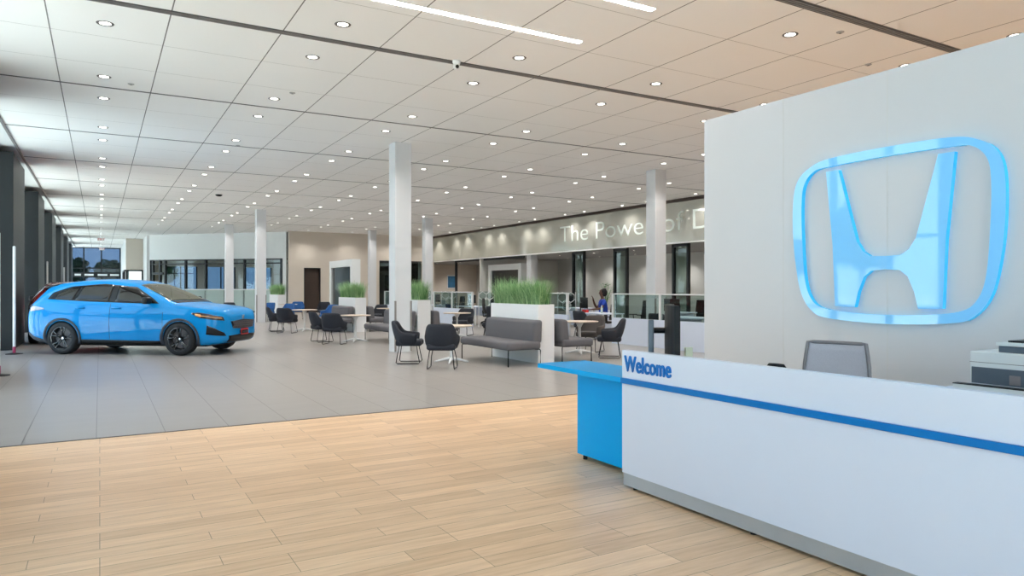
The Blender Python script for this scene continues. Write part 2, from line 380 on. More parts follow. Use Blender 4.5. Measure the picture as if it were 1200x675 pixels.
# room behind it
o = MB().box(3.3, 15, 58, 58.2, 0, 1.3).box(3.3, 15, 58, 58.2, 3.1, 4.9)
for x0, x1 in ((3.3, 4.2), (6.3, 7.0), (9.0, 9.7), (11.7, 12.4), (14.4, 15)): o.box(x0, x1, 58, 58.2, 1.3, 3.1)
struct('wall_service', o, 'white')
o = MB()
for xx in (4.2, 5.2, 6.3, 7.0, 8.0, 9.0, 9.7, 10.7, 11.7, 12.4, 13.4, 14.4): o.box(xx-.04, xx+.04, 57.95, 58.1, 1.3, 3.1)
struct('window_23', o, 'black'); struct('window_23', MB().box(3.4, 15, 58.09, 58.11, 1.3, 3.1), 'endtint')
struct('wall_service', MB().box(14.9, 15.1, 45.8, 58, 0, 4.9), 'white')
# bulkhead, side offices
struct('wall_bulkhead', MB().box(XB, XB+.06, YN, YF, 3.25, H), 'bulk')
struct('trim_31', MB().box(XB-.03, XB+.02, YN, YF, H-.12, H), 'brown').location.z = 0
struct('trim_31', MB().box(XB-.01, XB+.07, YN, YF, 3.2, 3.25), 'trimwhite')
n = 24
for ya, yb in ((26.75, 27.71), (23.65, 24.58), (20.0, 20.9)):
    o = MB().box(XB+.3, XB+.42, ya, ya+.1, 0, 3.2).box(XB+.3, XB+.42, yb-.1, yb, 0, 3.2).box(XB+.3, XB+.42, ya, yb, 3.1, 3.22)
    struct('door_%d' % (n-20), o, 'black'); struct('door_%d' % (n-20), MB().box(XB+.35, XB+.37, ya, yb, 0, 3.1), 'tint'); n += 1
struct('wall_office', MB().box(XB, XR, 36.5, 36.6, 0, 3.22), 'grey')
struct('wall_office', MB().box(XB+2.5, XR, 41, 41.1, 0, 3.22), 'beige')
struct('wall_office', MB().box(22, XR, 38.6, 38.8, 0, 3.22), 'woodv')
o = MB().box(XB+.2, XB+.32, 40.2, 40.35, 0, 3.22).box(XB+.2, XB+.3, 32, 40.3, 3.1, 3.22)
struct('window_24', o, 'black')
t = thing('picture', 'framed blue and brown landscape picture on the far beige office wall', 'picture', (22.5, YF+4.15, 1.95))
rbox('frame', -.42, .42, .02, .05, -.5, .5, 'whitemetal', t, .005); rbox('canvas', -.36, .36, 0, .02, -.42, .42, 'art', t, .002)

# feature wall with joints
YW0, YW1, ZW = -3.3, 5.93, 3.42
struct('wall_feature', MB().box(6.0, 6.3, YW0, YW1, 0, ZW), 'feature', bevel=.004)
o = MB()
for y in (4.84, 3.74, 2.64, 1.54, .44, -.66): o.box(5.9988, 6.0, y-.0015, y+.0015, 0, ZW)
struct('trim_32', o, 'grey')

# columns
n = 40
for (x, y) in ((5.93, 15.6), (5.85, 32.0), (5.78, 40.2), (13.72, 15.45), (13.72, 32.0), (13.72, 40.2)):
    struct('column_%d' % n, MB().box(x, x+.4, y, y+.4, 0, H), 'column', bevel=.004)
    n += 1
struct('column_%d' % n, MB().box(XB+.1, XB+.5, 31.1, 31.5, 0, 3.22), 'column')
o = MB()
for (x, y) in ((5.93, 15.6), (5.85, 32.0), (13.72, 15.45), (13.72, 32.0)):
    for dx, dy in ((-.012, -.012), (.372, -.012)): o.box(x+dx, x+dx+.04, y+dy, y+dy+.04, .02, 1.2)
struct('trim_33', o, 'slotbar')

# ------------------------------------------------------------------ downlights and strips
def make_downlight():
    t = thing('downlight', 'small round recessed downlight in the white panel ceiling', 'ceiling light', (0, 0, H), 0, 'recessed downlights in rows across the ceiling')
    MB().lathe([(.068, -.002), (.086, -.007), (.1, -.006), (.104, 0)], 28, cap=False).build('ring', 'ring', t, smooth=True)
    MB().lathe([(.0, -.004), (.062, -.004), (.07, -.001)], 28).build('lens', 'lamp', t, smooth=True)
    ld = bpy.data.lights.new('downlight_beam', 'SPOT'); ld.energy = SPOT; ld.spot_size = math.radians(130); ld.spot_blend = .9; ld.shadow_soft_size = .07; ld.color = (1, .98, .95)
    lo = bpy.data.objects.new('downlight_beam', ld); C.objects.link(lo); lo.parent = t; lo.location = (0, 0, -.08)
    return t
dl = None
ys = []
y = 4.85
while y < 43:
    ys += [y, y+1.5]; y += 4.155
for kx in range(8):
    for y in ys:
        X = .06+2.65*kx
        if y < 8.5 and X < 7.5: continue
        if y > 42.9: continue
        if dl is None: dl = make_downlight(); dl.location = (X, y, H)
        else:
            q = copy_tree(dl); q.location = (X, y, H)
for x in (21.0, 23.6):
    for j in range(16):
        y = 1.1+3.0*j
        if y > 46 or abs(y-36.5) < 1.2: continue
        q = copy_tree(dl); q.location = (x, y, 3.22); q['label'] = 'added downlight brightening the lower office end beyond the lettered bulkhead'; q['group'] = 'downlights in the lower office ceiling'
for x, y in ((20.4, 45.6), (22.5, 46.2), (20.3, 39.5), (20.3, 42)):  # extra lamps added to lift the dim far end of the offices
    q = copy_tree(dl); q.location = (x, y, 3.22); q['label'] = 'added downlight brightening the lower office end beyond the lettered bulkhead'; q['group'] = 'downlights in the lower office ceiling'
for x, y in ((5.5, 51.5), (5.5, 55), (9, 48.5), (9, 52), (9, 55.5), (12.5, 48), (12.5, 52), (12.5, 55.5)):  # lamps added to brighten the room seen through the angled glass
    q = copy_tree(dl); q.location = (x, y, H); q['label'] = 'added downlight brightening the room behind the angled glass wall'; q['group'] = 'added downlights behind the angled glass wall'
for j in range(5):
    for dy in (0, 1.5):
        q = copy_tree(dl); q.location = (.06, 46.4+4.155*j+dy, H)
for (x0, x1, y, lb) in ((2.2, 5.75, 8.0, 'long recessed linear ceiling light, the longer glowing strip nearest the camera at top centre'),
                    (4.3, 5.85, 6.62, 'short visible end of a linear ceiling light beside the triple slot at top')):
    t = thing('linear_light', lb, 'ceiling light', (x0, y, H))
    MB().box(0, x1-x0, -.055, .055, -.006, .01).build('frame', 'trimwhite', t); MB().box(.01, x1-x0-.01, -.045, .045, -.009, -.004).build('diffuser', 'strip', t)
def ceiling_puck(x, y, r, m, name, lb, cat, h=.04):
    t = thing(name, lb, cat, (x, y, H)); MB().lathe([(0, -h), (r*.6, -h), (r, -h*.4), (r, 0)], 20).build('base', m, t, smooth=True)
    MB().lathe([(0, -h-.004), (r*.3, -h-.003), (r*.35, -h)], 12).build('sensor', 'slot', t, smooth=True)
for i, (px, py, lb) in enumerate([(.45, 13.4, 'beside the row of downlights at upper left'), (2.9, 12.6, 'left of centre near a downlight'), (2.85, 17.9, 'over the car'), (8.5, 5.95, 'at upper right near the white feature wall'), (10.1, 6.6, 'just above the white feature wall edge')]):
    ceiling_puck(px, py, .05, 'puck', 'smoke_detector', 'small flat ceiling detector ' + lb, 'smoke detector', .018)
ceiling_puck(3.75, 27.7, .12, 'blackp', 'ceiling_speaker', 'small black dome on the ceiling above the lounge at mid distance', 'security camera', .06)
t = thing('security_camera', 'white dome security camera with black lens hanging at the ceiling slot', 'security camera', (4.62, 9.6, H))
MB().lathe([(0, -.05), (.05, -.05), (.062, -.02), (.062, 0)], 20).build('housing', 'trimwhite', t, smooth=True)
MB().lathe([(0, -.045), (.03, -.038), (.045, -.02), (.05, 0), (.045, .02), (.03, .038), (0, .045)], 20, (0, 0, -.085)).build('dome', 'trimwhite', t, smooth=True)
MB().lathe([(0, .0), (.024, .0), (.028, .015), (0, .02)], 16, mx=Matrix.Translation((-.018, -.05, -.098)) @ Matrix.Rotation(PI/2+.3, 4, 'X')).build('lens', 'blackp', t, smooth=True)
def exit_sign(x, y, lb, z=H):
    t = thing('exit_sign', lb, 'sign', (x, y, z))
    MB().box(-.02, .02, -.02, .02, -.12, 0).build('stem', 'trimwhite', t); rbox('housing', -.19, .19, -.03, .03, -.35, -.12, 'trimwhite', t, .005)
    q = text('lettering', 'EXIT', .2, 'red', (-.17, -.033, -.305), (PI/2, 0, 0), ext=.004, parent=t)
exit_sign(.05, 53.5, 'red lettered exit sign hanging nearer in the far left corridor')
exit_sign(.15, 66.0, 'red lettered exit sign hanging close to the far end window')

t = thing('wall_lettering', 'pale frosted lettering The Power of D on the glass bulkhead', 'lettering', (XB-.004, 28.3, 3.69), -PI/2)
full_ = text('letter', 'The Power of D', 1.0, 'text', (0, 0, 0), (0, 0, 0)); a, b, c_, d_ = text_w(full_); bpy.data.objects.remove(full_)
kx_ = (28.3-18.55)/(b-a)
for i_, ch_ in enumerate('The Power of D'):
    if ch_ == ' ': continue
    q = text('letter', 'The Power of D'[:i_+1]+'|', 1.0, 'text', (0, 0, 0), (0, 0, 0)); x1 = text_w(q)[1]; bpy.data.objects.remove(q)
    q = text('letter', ch_+'|', 1.0, 'text', (0, 0, 0), (0, 0, 0)); x2 = text_w(q)[1]; bpy.data.objects.remove(q)
    q = text('letter', ch_, 1.0, 'text', ((x1-x2)*kx_, 0, 0), (PI/2, 0, 0), parent=t, off=-.008); q.scale = (kx_, 1.09, 1)

# ------------------------------------------------------------------ emblem on the feature wall
def catmull(P, n=6, closed=True):
    out = []; N = len(P)
    for i in range(N):
        p0, p1, p2, p3 = [Vector(P[(i+k_) % N]) for k_ in (-1, 0, 1, 2)]
        for j in range(n):
            t_ = j/n; out.append(tuple(.5*((2*p1)+(p2-p0)*t_+(2*p0-5*p1+4*p2-p3)*t_*t_+(3*p1-p0-3*p2+p3)*t_**3)))
    return out
def mirror(half): return half + [(-x, z) for x, z in half[::-1]]
# half outlines in (offset from centre toward viewer-left, height); then mirrored
cyy, cz = 3.73, 0
OUT = [(.0, 2.735), (.55, 2.72), (.76, 2.665), (.895, 2.56), (.95, 2.38), (.955, 2.06), (.925, 1.74), (.86, 1.45), (.74, 1.28), (.56, 1.215), (.0, 1.185)]
INN = [(.0, 2.655), (.55, 2.645), (.72, 2.62), (.825, 2.51), (.855, 2.33), (.85, 2.0), (.82, 1.6), (.75, 1.4), (.62, 1.31), (.33, 1.275), (.0, 1.265)]
def full(h): return h[:-1] + [(-x, z) for x, z in h[::-1]][:-1] if False else h + [(-x, z) for x, z in h[::-1]][1:-1]
O_ = catmull(full(OUT)); I_ = catmull(full(INN))
t = thing('wall_emblem', 'light blue translucent H emblem inside a rounded ring on white feature wall', 'emblem', (6.0, cyy, 0))
def ringmesh(O_, I_, x0, x1):
    mb = MB(); bm = mb.bm; n_ = len(O_)
    R = [[bm.verts.new((x, p[0], p[1])) for p in L] for x in (x0, x1) for L in (O_, I_)]
    for i in range(n_):
        j = (i+1) % n_
        for q in ((R[0][i], R[0][j], R[1][j], R[1][i]), (R[2][i], R[2][j], R[3][j], R[3][i])): mb._f(q)
        mb.mi = 1
        for q in ((R[0][i], R[0][j], R[2][j], R[2][i]), (R[1][i], R[1][j], R[3][j], R[3][i])): mb._f(q)
        mb.mi = 0
    return mb
ringmesh(O_, I_, -.05, -.0).build('ring', ['emblem', 'emblemedge'], t)
HH = [(.0, 1.78), (.14, 1.785), (.21, 1.83), (.27, 1.92), (.32, 2.1), (.455, 2.6), (.585, 2.6), (.515, 1.9), (.49, 1.33), (.29, 1.325), (.255, 1.47), (.2, 1.6), (.13, 1.655), (.0, 1.665)]
poly = HH + [(-x, z) for x, z in HH[::-1]][1:-1]
mb = MB(); mb.prism(poly, lambda p, x: (x, p[0], p[1]), -.05, 0)
for f in mb.bm.faces:
    if len(f.verts) == 4: f.material_index = 1
mb.build('letter', ['emblem', 'emblemedge'], t)

# ------------------------------------------------------------------ reception desk
t = thing('reception_desk', 'long white reception desk with blue band and Welcome lettering at right', 'desk', (3.4, 0, 0))
YD0, YD1 = -2.2, 4.2
rbox('front_panel', 0, .05, YD0, YD1, .115, .79, 'desk', t, .003)
rbox('kick_plate', .012, .05, YD0, YD1, .02, .113, 'alu', t, .002)
rbox('blue_band', -.015, .06, YD0, YD1+.003, .785, .825, 'deskblue2', t, .004)
rbox('upper_panel', 0, .06, YD0, YD1, .825, 1.035, 'desk', t, .003)
rbox('end_panel', .05, .78, YD1-.04, YD1, .02, .75, 'desk', t, .003)
rbox('worktop', .06, .8, YD0, YD1, .735, .765, 'desk', t, .003)
rbox('rear_panel', .55, .57, YD0, YD1-.04, .02, .735, 'desk', t, .003)
for y in (4.1, 3.0, 1.9, .8): MB().lathe([(.02, 0), (.02, .03)], 12, (.05, y, 0)).build('foot', 'blackp', t)
q = text('lettering', 'Welcome', .13, 'textblue', (0, 0, 0), (PI/2, 0, -PI/2), ext=.003, parent=t, sp=1.04)
bm = bmesh.new(); bm.from_mesh(q.data)
base_ = list(bm.verts)+list(bm.edges)+list(bm.faces)
for dx_, dy_, dz_ in ((.005, 0, .0004), (-.005, 0, .0008), (.0, .003, .0012), (.0, -.003, .0016), (.0025, 0, .002), (-.0025, 0, .0024)):
    r_ = bmesh.ops.duplicate(bm, geom=base_); bmesh.ops.translate(bm, verts=[v for v in r_['geom'] if isinstance(v, bmesh.types.BMVert)], vec=(dx_, dy_, dz_))
bm.to_mesh(q.data); bm.free()
a, b, c_, d_ = text_w(q)
q.scale = (.505/(b-a), .115/(d_-0), 1); q.location = (-.003, 4.165, .882)
t = thing('side_table', 'bright blue extension table attached to the left end of white reception desk', 'table', (3.45, 4.2, 0))
rbox('table_top', 0, .53, .005, 1.27, .775, .815, 'deskblue', t, .003)
rbox('base_panel', .2, .45, .005, .93, .04, .775, 'deskblue', t, .003)
for y in (.1, .85): MB().lathe([(.02, 0), (.02, .045)], 12, (.23, y, 0)).build('foot', 'blackp', t)

# office chair
def make_office_chair(label, mesh='mesh', frame='frame', seat='grey_f'):
    t = thing('office_chair', label, 'chair')
    def bk(u, v):   # u -1..1, v 0..1 ; front is +X
        wv = .235-.02*v+.02*math.sin(PI*v); x = -.25-.07*v-.03*math.cos(u*PI/2)*1+.06*(v-.4)**2
        return (x, u*wv, .55+.55*v)
    MB_ = MB(); MB_.grid([[bk(u/8, v/8) for u in range(-8, 9)] for v in range(9)]); MB_.build('backrest', mesh, t, smooth=True, solid=.006)
    pts = [bk(-1, v/6) for v in range(7)] + [bk(u/6, 1) for u in range(-5, 6)] + [bk(1, v/6) for v in range(6, -1, -1)] + [bk(u/6, 0) for u in range(5, -6, -1)]
    MB().tube(pts, .015, 8, True).build('back_frame', frame, t, smooth=True)
    MB().tube([(-.1, 0, .43), (-.3, 0, .45), (-.33, 0, .62), (-.31, 0, .8)], .022).build('back_support', frame, t, smooth=True)
    rbox('seat', -.22, .26, -.24, .24, .44, .51, seat, t, .03, 4, smooth=True)
    for s in (-1, 1):
        MB().tube([(-.05, s*.2, .44), (-.02, s*.29, .46), (0, s*.3, .66)], .015).build('arm', frame, t, smooth=True).name
        rbox('armrest', -.12, .14, s*.3-.035, s*.3+.035, .66, .69, 'blackp', t, .012)
    MB().lathe([(.028, .09), (.028, .3), (.04, .3), (.04, .44)], 14).build('column', 'blackp', t, smooth=True)
    mb = MB()
    for k_ in range(5):
        a_ = 2*PI*k_/5; mb.tube([(0, 0, .11), (.16*math.cos(a_), .16*math.sin(a_), .1), (.31*math.cos(a_), .31*math.sin(a_), .075)], [.03, .022, .015])
    mb.build('base', frame, t, smooth=True)
    for k_ in range(5):
        a_ = 2*PI*k_/5; MB().lathe([(0, -.02), (.028, -.02), (.03, 0), (.028, .02), (0, .02)], 12, mx=Matrix.Translation((.3*math.cos(a_), .3*math.sin(a_), .03)) @ Matrix.Rotation(a_, 4, 'Z') @ Matrix.Rotation(PI/2, 4, 'X')).build('caster', 'blackp', t, smooth=True)
    return t
oc = make_office_chair('grey mesh office chair behind the white reception desk')
oc.scale = (1, 1, .975); oc.location = (4.67, 3.41, 0); oc.rotation_euler = (0, 0, -2.83)

# monitor
def make_monitor(label, m='blackp'):
    t = thing('monitor', label, 'monitor')
    rbox('screen', .0, .035, -.27, .27, .12, .46, m, t, .006)
    MB().box(.0345, .037, -.26, .26, .13, .45).build('display', 'screen', t)
    MB().tube([(-.02, 0, .3), (-.09, 0, .28), (-.1, 0, .02)], .02).build('stand', m, t, smooth=True)
    rbox('base', -.18, .06, -.11, .11, 0, .015, m, t, .004)
    return t
t = thing('curved_monitor', 'dark grey curved monitor seen from the side on the reception worktop', 'monitor', (3.66, 3.96, .765), 2.46)
mb = MB(); rows = []
for k_ in range(9):
    yy = -.3+.6*k_/8; xx = -.05*(yy/.3)**2; rows.append([(xx, yy, .12), (xx+.04, yy*.99, .12), (xx+.04, yy*.99, .61), (xx, yy, .61)])
V = mb.grid(rows, True); mb._f(V[0]); mb._f(V[-1]); mb.build('screen', 'blackp', t)
MB().tube([(.03, 0, .42), (.13, 0, .42)], .022).build('neck', 'blackp', t); rbox('stand', .12, .16, -.04, .04, .01, .5, 'dkgrey', t, .008)
rbox('base', .0, .24, -.12, .12, 0, .012, 'alu', t, .004)
t = thing('note_block', 'pale yellow sticky note pad beside the monitor on reception worktop', 'note pad', (3.98, 4.1, .765))
rbox('holder', -.04, .04, -.03, .03, 0, .012, 'blackp', t, .002); rbox('paper', -.035, .035, -.01, .012, .012, .27, 'paper', t, .002)
t = thing('laptop', 'black laptop whose lid edge peeks above the reception desk panel', 'laptop', (4.0, 3.64, .765), 0)
rbox('base', .02, .25, -.2, .2, 0, .018, 'blackp', t, .004); rbox('lid', -.03, -.018, -.2, .2, .012, .198, 'blackp', t, .003); MB().box(-.0178, -.016, -.19, .19, .025, .19).build('display', 'screen', t)
mb = MB()
for a_ in range(4):
    for b_ in range(13): mb.box(.05+a_*.028, .072+a_*.028, -.185+b_*.0285, -.162+b_*.0285, .018, .021)
mb.build('key', 'frame', t)
t = thing('desk_phone', 'black desk phone with handset on the reception worktop', 'phone', (3.98, 3.26, .765), .1)
t.scale = (.7, .7, .72)
mb = MB(); mb.prism([(-.1, 0), (.1, 0), (.1, .22), (-.1, .26)], lambda p, y: (p[0], y, p[1]), -.1, .1); mb.build('base', 'blackp', t, bevel=.008)
MB().tube([(-.03, -.1, .26), (-.03, -.08, .285), (-.03, 0, .295), (-.03, .06, .285), (-.03, .08, .26)], [.025, .028, .018, .028, .025]).build('handset', 'blackp', t, smooth=True)
# printer and its cabinet
t = thing('credenza', 'white low cabinet with thin top against the feature wall, under the printer', 'cabinet', (5.3, 0, 0))
rbox('body', .02, .69, .3, 2.95, .03, .72, 'desk', t, .003); rbox('worktop', 0, .69, .25, 3.02, .722, .75, 'desk', t, .003)
for y in (1.2, 2.1): MB().box(.012, .02, y-.003, y+.003, .05, .7).build('seam', 'slot', t)
t = thing('printer', 'white and grey multifunction printer on cabinet at right edge', 'printer', (5.4, 2.75, .75))
rbox('body', 0, .5, -.72, 0, 0, .30, 'printer', t, .008); rbox('front_window', -.008, .0, -.71, -.015, .075, .19, 'dkgrey', t, .003); MB().box(-.001, 0, -.72, -.0, .222, .225).build('seam', 'slot', t)
rbox('tray', -.07, .0, -.72, .08, .03, .062, 'printer', t, .003); rbox('tray_edge', -.072, 0, -.72, .082, .062, .068, 'blackp', t, .001); rbox('handle', -.012, -.006, -.33, -.26, .085, .15, 'frame', t, .003)
rbox('scanner_lid', .04, .47, -.72, -.15, .345, .37, 'printer', t, .006); rbox('scanner_body', .05, .46, -.72, -.165, .30, .345, 'dkgrey', t, .004); rbox('document_tray', .1, .42, -.7, -.2, .37, .382, 'blackp', t, .004)

# ------------------------------------------------------------------ lounge furniture
def make_armchair(label, m):
    t = thing('armchair', label, 'chair')
    rows = []; nA = 21
    def rim(a):
        d = abs(a); return .845 if d < .75 else (.845-.215*(.5-.5*math.cos(min(1, (d-.75)/.55)*PI)) - .03*max(0, d-1.3))
    for ti, (f, rr) in enumerate(((0, 1.0), (.25, 1.0), (.5, .98), (.72, .93), (.88, .84), (1, .62))):
        row = []
        for i in range(nA):
            a = -2.2+4.4*i/(nA-1); zt = rim(a); zb = .365
            z = zt+(zb-zt)*f
            cx, sx = math.cos(a), math.sin(a)
            p = .72
            ex = -math.copysign(abs(cx)**p, cx)*.29; ey = math.copysign(abs(sx)**p, sx)*.325
            lean = -.07*max(0, cx)*max(0, (z-.45))/.4
            row.append((ex*rr+lean, ey*rr, z))
        rows.append(row)
    mb = MB(); mb.grid(rows); mb.build('shell', m, t, smooth=True, solid=.05, sub=1)
    rbox('seat', -.24, .27, -.265, .265, .355, .475, m, t, .045, 4, smooth=True)
    for s in (-1, 1):
        MB().tube([(.17, s*.2, .37), (.2, s*.235, .2), (.235, s*.25, .03), (.215, s*.25, .012), (-.2, s*.25, .012), (-.225, s*.25, .03), (-.17, s*.21, .37)], .0085).build('leg', 'steel', t, smooth=True)
    MB().tube([(.17, -.2, .355), (.17, .2, .355)], .008).build('crossbar', 'steel', t)
    MB().tube([(-.17, -.21, .355), (-.17, .21, .355)], .008).build('crossbar', 'steel', t)
    return t
chair = make_armchair('black upholstered armchair on black sled base, seen from behind, nearest round table', 'navy')
chair.location = (5.52, 12.08, 0); chair.rotation_euler = (0, 0, 1.0)
chairblue = make_armchair('blue upholstered armchair beside the grass planter left of the far column', 'blue')
chairblue.location = (6.45, 32.9, 0); chairblue.rotation_euler = (0, 0, -2.5)
chairgrey = make_armchair('dark warm grey armchair behind the round table right of the large grass planter', 'greyc')
chairgrey.location = (10.02, 13.55, 0); chairgrey.rotation_euler = (0, 0, PI+.45)
G = 'lounge armchairs'
for x, y, rz, lb in [(5.35, 13.3, -.5, 'black armchair in side view facing right at the nearest round table'),
    (5.42, 18.75, .9, 'black armchair seen from behind at the second round table past white column, right one'),
    (5.35, 19.75, .1, 'black armchair at the second round table past white column, left one'),
    (5.4, 24.2, .9, 'black armchair seen from behind at the third round table, right one'),
    (5.28, 25.3, -.1, 'black armchair at the third round table, left one'),
    (9.5, 12.15, 2.5, 'black armchair in side view facing left, just above the Welcome lettering'),
    (9.95, 20.2, -2.5, 'black armchair behind the small round table in front of glass topped cubicle'),
    (10.1, 18.6, 2.6, 'black armchair right of the small round table, left of the large grass planter'),
    (9.5, 26.8, -2.4, 'black armchair behind the sofa between the white column and second planter'),
    (9.1, 33.2, -1.9, 'black armchair in the distance left of the white framed screen'),
    (5.0, 34.2, -2.0, 'black armchair far away just above the bonnet of the blue car')]:
    dup(chair, (x, y, 0), rz, lb, G)
for x, y, rz, lb in [(6.75, 30.4, -2.4, 'blue armchair behind the black chairs of the third round table'),
    (8.2, 34.6, -1.9, 'blue armchair by the distant table in front of the dark doorway'),
    (7.75, 27.6, -2.6, 'blue armchair behind the black chairs of the second round table')]:
    dup(chairblue, (x, y, 0), rz, lb, 'blue lounge armchairs')
def make_table(label):
    t = thing('round_table', label, 'table')
    MB().lathe([(0, .725), (.4, .725), (.425, .738), (.425, .75), (0, .75)], 40).build('table_top', 'beech', t)
    MB().lathe([(.045, .05), (.035, .2), (.03, .6), (.09, .715), (.09, .725)], 20).build('column', 'whitemetal', t, smooth=True)
    for k_ in range(4):
        a_ = 2*PI*k_/4+PI/4
        MB().tube([(.0, .0, .085), (.12*math.cos(a_), .12*math.sin(a_), .07), (.34*math.cos(a_), .34*math.sin(a_), .02)], [.04, .03, .014]).build('leg', 'whitemetal', t, smooth=True)
    return t
T = make_table('pale round pedestal table in front of the nearest grey sofa'); T.location = (6.12, 12.95, 0); T.rotation_euler = (0, 0, .2)
for x, y, lb in [(6.15, 19.25, 'pale round table with two black chairs, second group past the column'), (6.15, 24.9, 'pale round table with two black chairs, third group past the column'),
    (9.42, 13.15, 'pale round table right of the large grass planter'), (9.35, 19.4, 'pale round table in front of the glass topped cubicle, left of large planter'),
    (7.6, 33.9, 'pale round table in the distance in front of the dark doorway'), (9.3, 25.2, 'pale round table mostly hidden behind the big white column')]:
    dup(T, (x, y, 0), .3, lb)
def make_sofa(label):
    t = thing('sofa', label, 'sofa')
    rbox('seat', -.36, .4, -1.03, 1.03, .31, .47, 'grey_f', t, .055, 5, smooth=True)
    mb = MB(); mb.prism([(-.40, .42), (-.17, .42), (-.21, .86), (-.42, .88)], lambda p, y: (p[0], y, p[1]), -1.0, 1.0)
    mb.build('backrest', 'grey_f', t, smooth=True, bevel=.06, seg=5)
    for sx, sy in ((-1, -1), (-1, 1), (1, -1), (1, 1)):
        MB().tube([(sx*.29, sy*.9, .31), (sx*.35, sy*.98, .31), (sx*.36, sy*.99, .29), (sx*.36, sy*.99, .0)], .012).build('leg', 'steel', t, smooth=True)
    return t
sofa = make_sofa('charcoal grey armless sofa against the left face of the largest grass planter'); sofa.location = (7.04, 12.62, 0); sofa.rotation_euler = (0, 0, PI)
for x, y, rz, lb in [(8.36, 12.75, 0, 'grey sofa end visible on the right side of the largest grass planter'),
    (7.04, 19.0, PI, 'grey sofa just left of the big white column, beside the narrow planter'), (8.36, 19.0, 0, 'grey sofa back end just right of the planter beside the white column'),
    (7.04, 24.45, PI, 'grey sofa behind the second round table, left of the mid distance planter'), (8.36, 24.45, 0, 'brownish grey sofa right of the mid distance planter')]:
    dup(sofa, (x, y, 0), rz, lb)
def blades(lx, ly, n_, z0, hmin, hmax, seed):
    rnd = random.Random(seed); mb = MB()
    for _ in range(n_):
        x = rnd.uniform(-lx, lx); y = rnd.uniform(-ly, ly); a = rnd.uniform(0, 2*PI); h = rnd.uniform(hmin, hmax)*rnd.choice((1, 1, 1.08))
        ox, oy = x/lx, y/ly
        d = Vector((math.cos(a)*.5+ox*.6, math.sin(a)*.5+oy*.35, 0)); L = rnd.uniform(.2, .85)
        sd = Vector((-d.y, d.x, 0)).normalized()*rnd.uniform(.004, .0085)
        prev = None
        for k_ in range(5):
            f = k_/4; p = Vector((x, y, z0)) + d*L*h*f**1.8 + Vector((0, 0, h*(f-.28*f**3*L)))
            ww = sd*(1-.93*f)
            cur = (mb.bm.verts.new(p-ww), mb.bm.verts.new(p+ww))
            if prev: mb._f([prev[0], prev[1], cur[1], cur[0]])
            prev = cur
    return mb
def make_planter(label, seed, loc, n_=1900):
    t = thing('planter', label, 'planter', loc)
    mb = MB().box(-.19, .19, -.98, -.955, 0, 1.17).box(-.19, .19, .955, .98, 0, 1.17).box(-.19, -.165, -.955, .955, 0, 1.17).box(.165, .19, -.955, .955, 0, 1.17)
    mb.build('box', 'planter', t, bevel=.002)
    MB().box(-.165, .165, -.955, .955, 1.08, 1.13).build('soil', 'soil', t)
    g = blades(.15, .93, n_, 1.12, .34, .70, seed).build('grass', 'grass', t, fix=False); g['kind'] = 'stuff'
    return t
P = make_planter('largest white planter box full of tall green grass, right of centre', 1, (7.69, 12.85, 0), 2300)
for x, y, lb in [(7.69, 19.0, 'narrow looking white grass planter seen just right of the big white column'), (7.69, 24.45, 'white grass planter left of the big white column, mid distance'), (7.69, 36.6, 'smallest most distant white grass planter beside the far column')]:
    dup(P, (x, y, 0), 0 if y != 24.45 else PI, lb)

# white framed screens
def make_portal(label, loc):
    t = thing('display_portal', label, 'display', loc)
    mb = MB().box(0, .4, 0, .3, 0, 2.83).box(0, .4, 3.4, 3.7, 0, 2.83).box(0, .4, .3, 3.4, 2.5, 2.83).box(0, .4, .3, 3.4, 0, .35)
    mb.build('surround', 'white', t, bevel=.004); MB().box(.1, .3, .3, 3.4, .35, 2.5).build('screen', 'screen', t)
    return t
p = make_portal('white framed tall dark screen behind the mid distance grass planter', (10.0, 31.8, 0))
dup(p, (19.5, 32.6, 0), 0, 'white framed tall dark screen behind the largest grass planter')

# ------------------------------------------------------------------ cubicles
XC = 12.05
def cubicle_wall(y0, y1, label):
    t = thing('cubicle_partition', label, 'partition', (XC, y0, 0)); L = y1-y0
    rbox('base_panel', 0, .06, 0, L, .0, .7, 'desk', t, .004)
    nP = 3 if L > 3 else 2
    for k_ in range(nP): y = (L-.06)*k_/(nP-1); rbox('post', -.005, .065, y, y+.06, .7, 1.35, 'whitemetal', t, .003)
    rbox('top_rail', -.005, .065, 0, L, 1.325, 1.355, 'whitemetal', t, .003)
    MB().box(.025, .032, .06, L-.06, .7, 1.325).build('pane', 'cglass', t)
    return t
cubicle_wall(11.5, 15.33, 'white cubicle partition with glass top right of the near chair, behind the reception desk')
cubicle_wall(17.45, 21.1, 'white cubicle partition with glass top hidden mostly behind the largest planter')
cubicle_wall(23.7, 27.3, 'white cubicle partition with framed glass top left of the largest planter')
cubicle_wall(29.6, 33.2, 'distant white cubicle partition with glass top beside the white framed screen')
cubicle_wall(5.6, 9.4, 'cubicle partition mostly hidden behind the reception feature wall')
def hex_screen(loc, rz, label):
    t = thing('hexagon_screen', label, 'screen', loc, rz)
    mb = MB()
    for cx_, cz_ in ((.18, 1.2), (.5, 1.2), (.34, .93)):
        mb.tube([(cx_+.16*math.cos(PI/3*k_+PI/6), 0, cz_+.16*math.sin(PI/3*k_+PI/6)) for k_ in range(6)], .014, 6, True)
    mb.build('lattice', 'whitemetal', t); rbox('panel', 0, .7, -.004, .004, .78, 1.36, 'cglass', t, 0)
    for x in (0, .68): rbox('post', x, x+.02, -.012, .012, .0, 1.37, 'whitemetal', t, .002)
hex_screen((12.35, 18.42, 0), .0, 'white hexagon lattice desk screen left of the seated person')
hex_screen((12.55, 24.15, 0), .0, 'white hexagon lattice desk screen left of the largest planter')
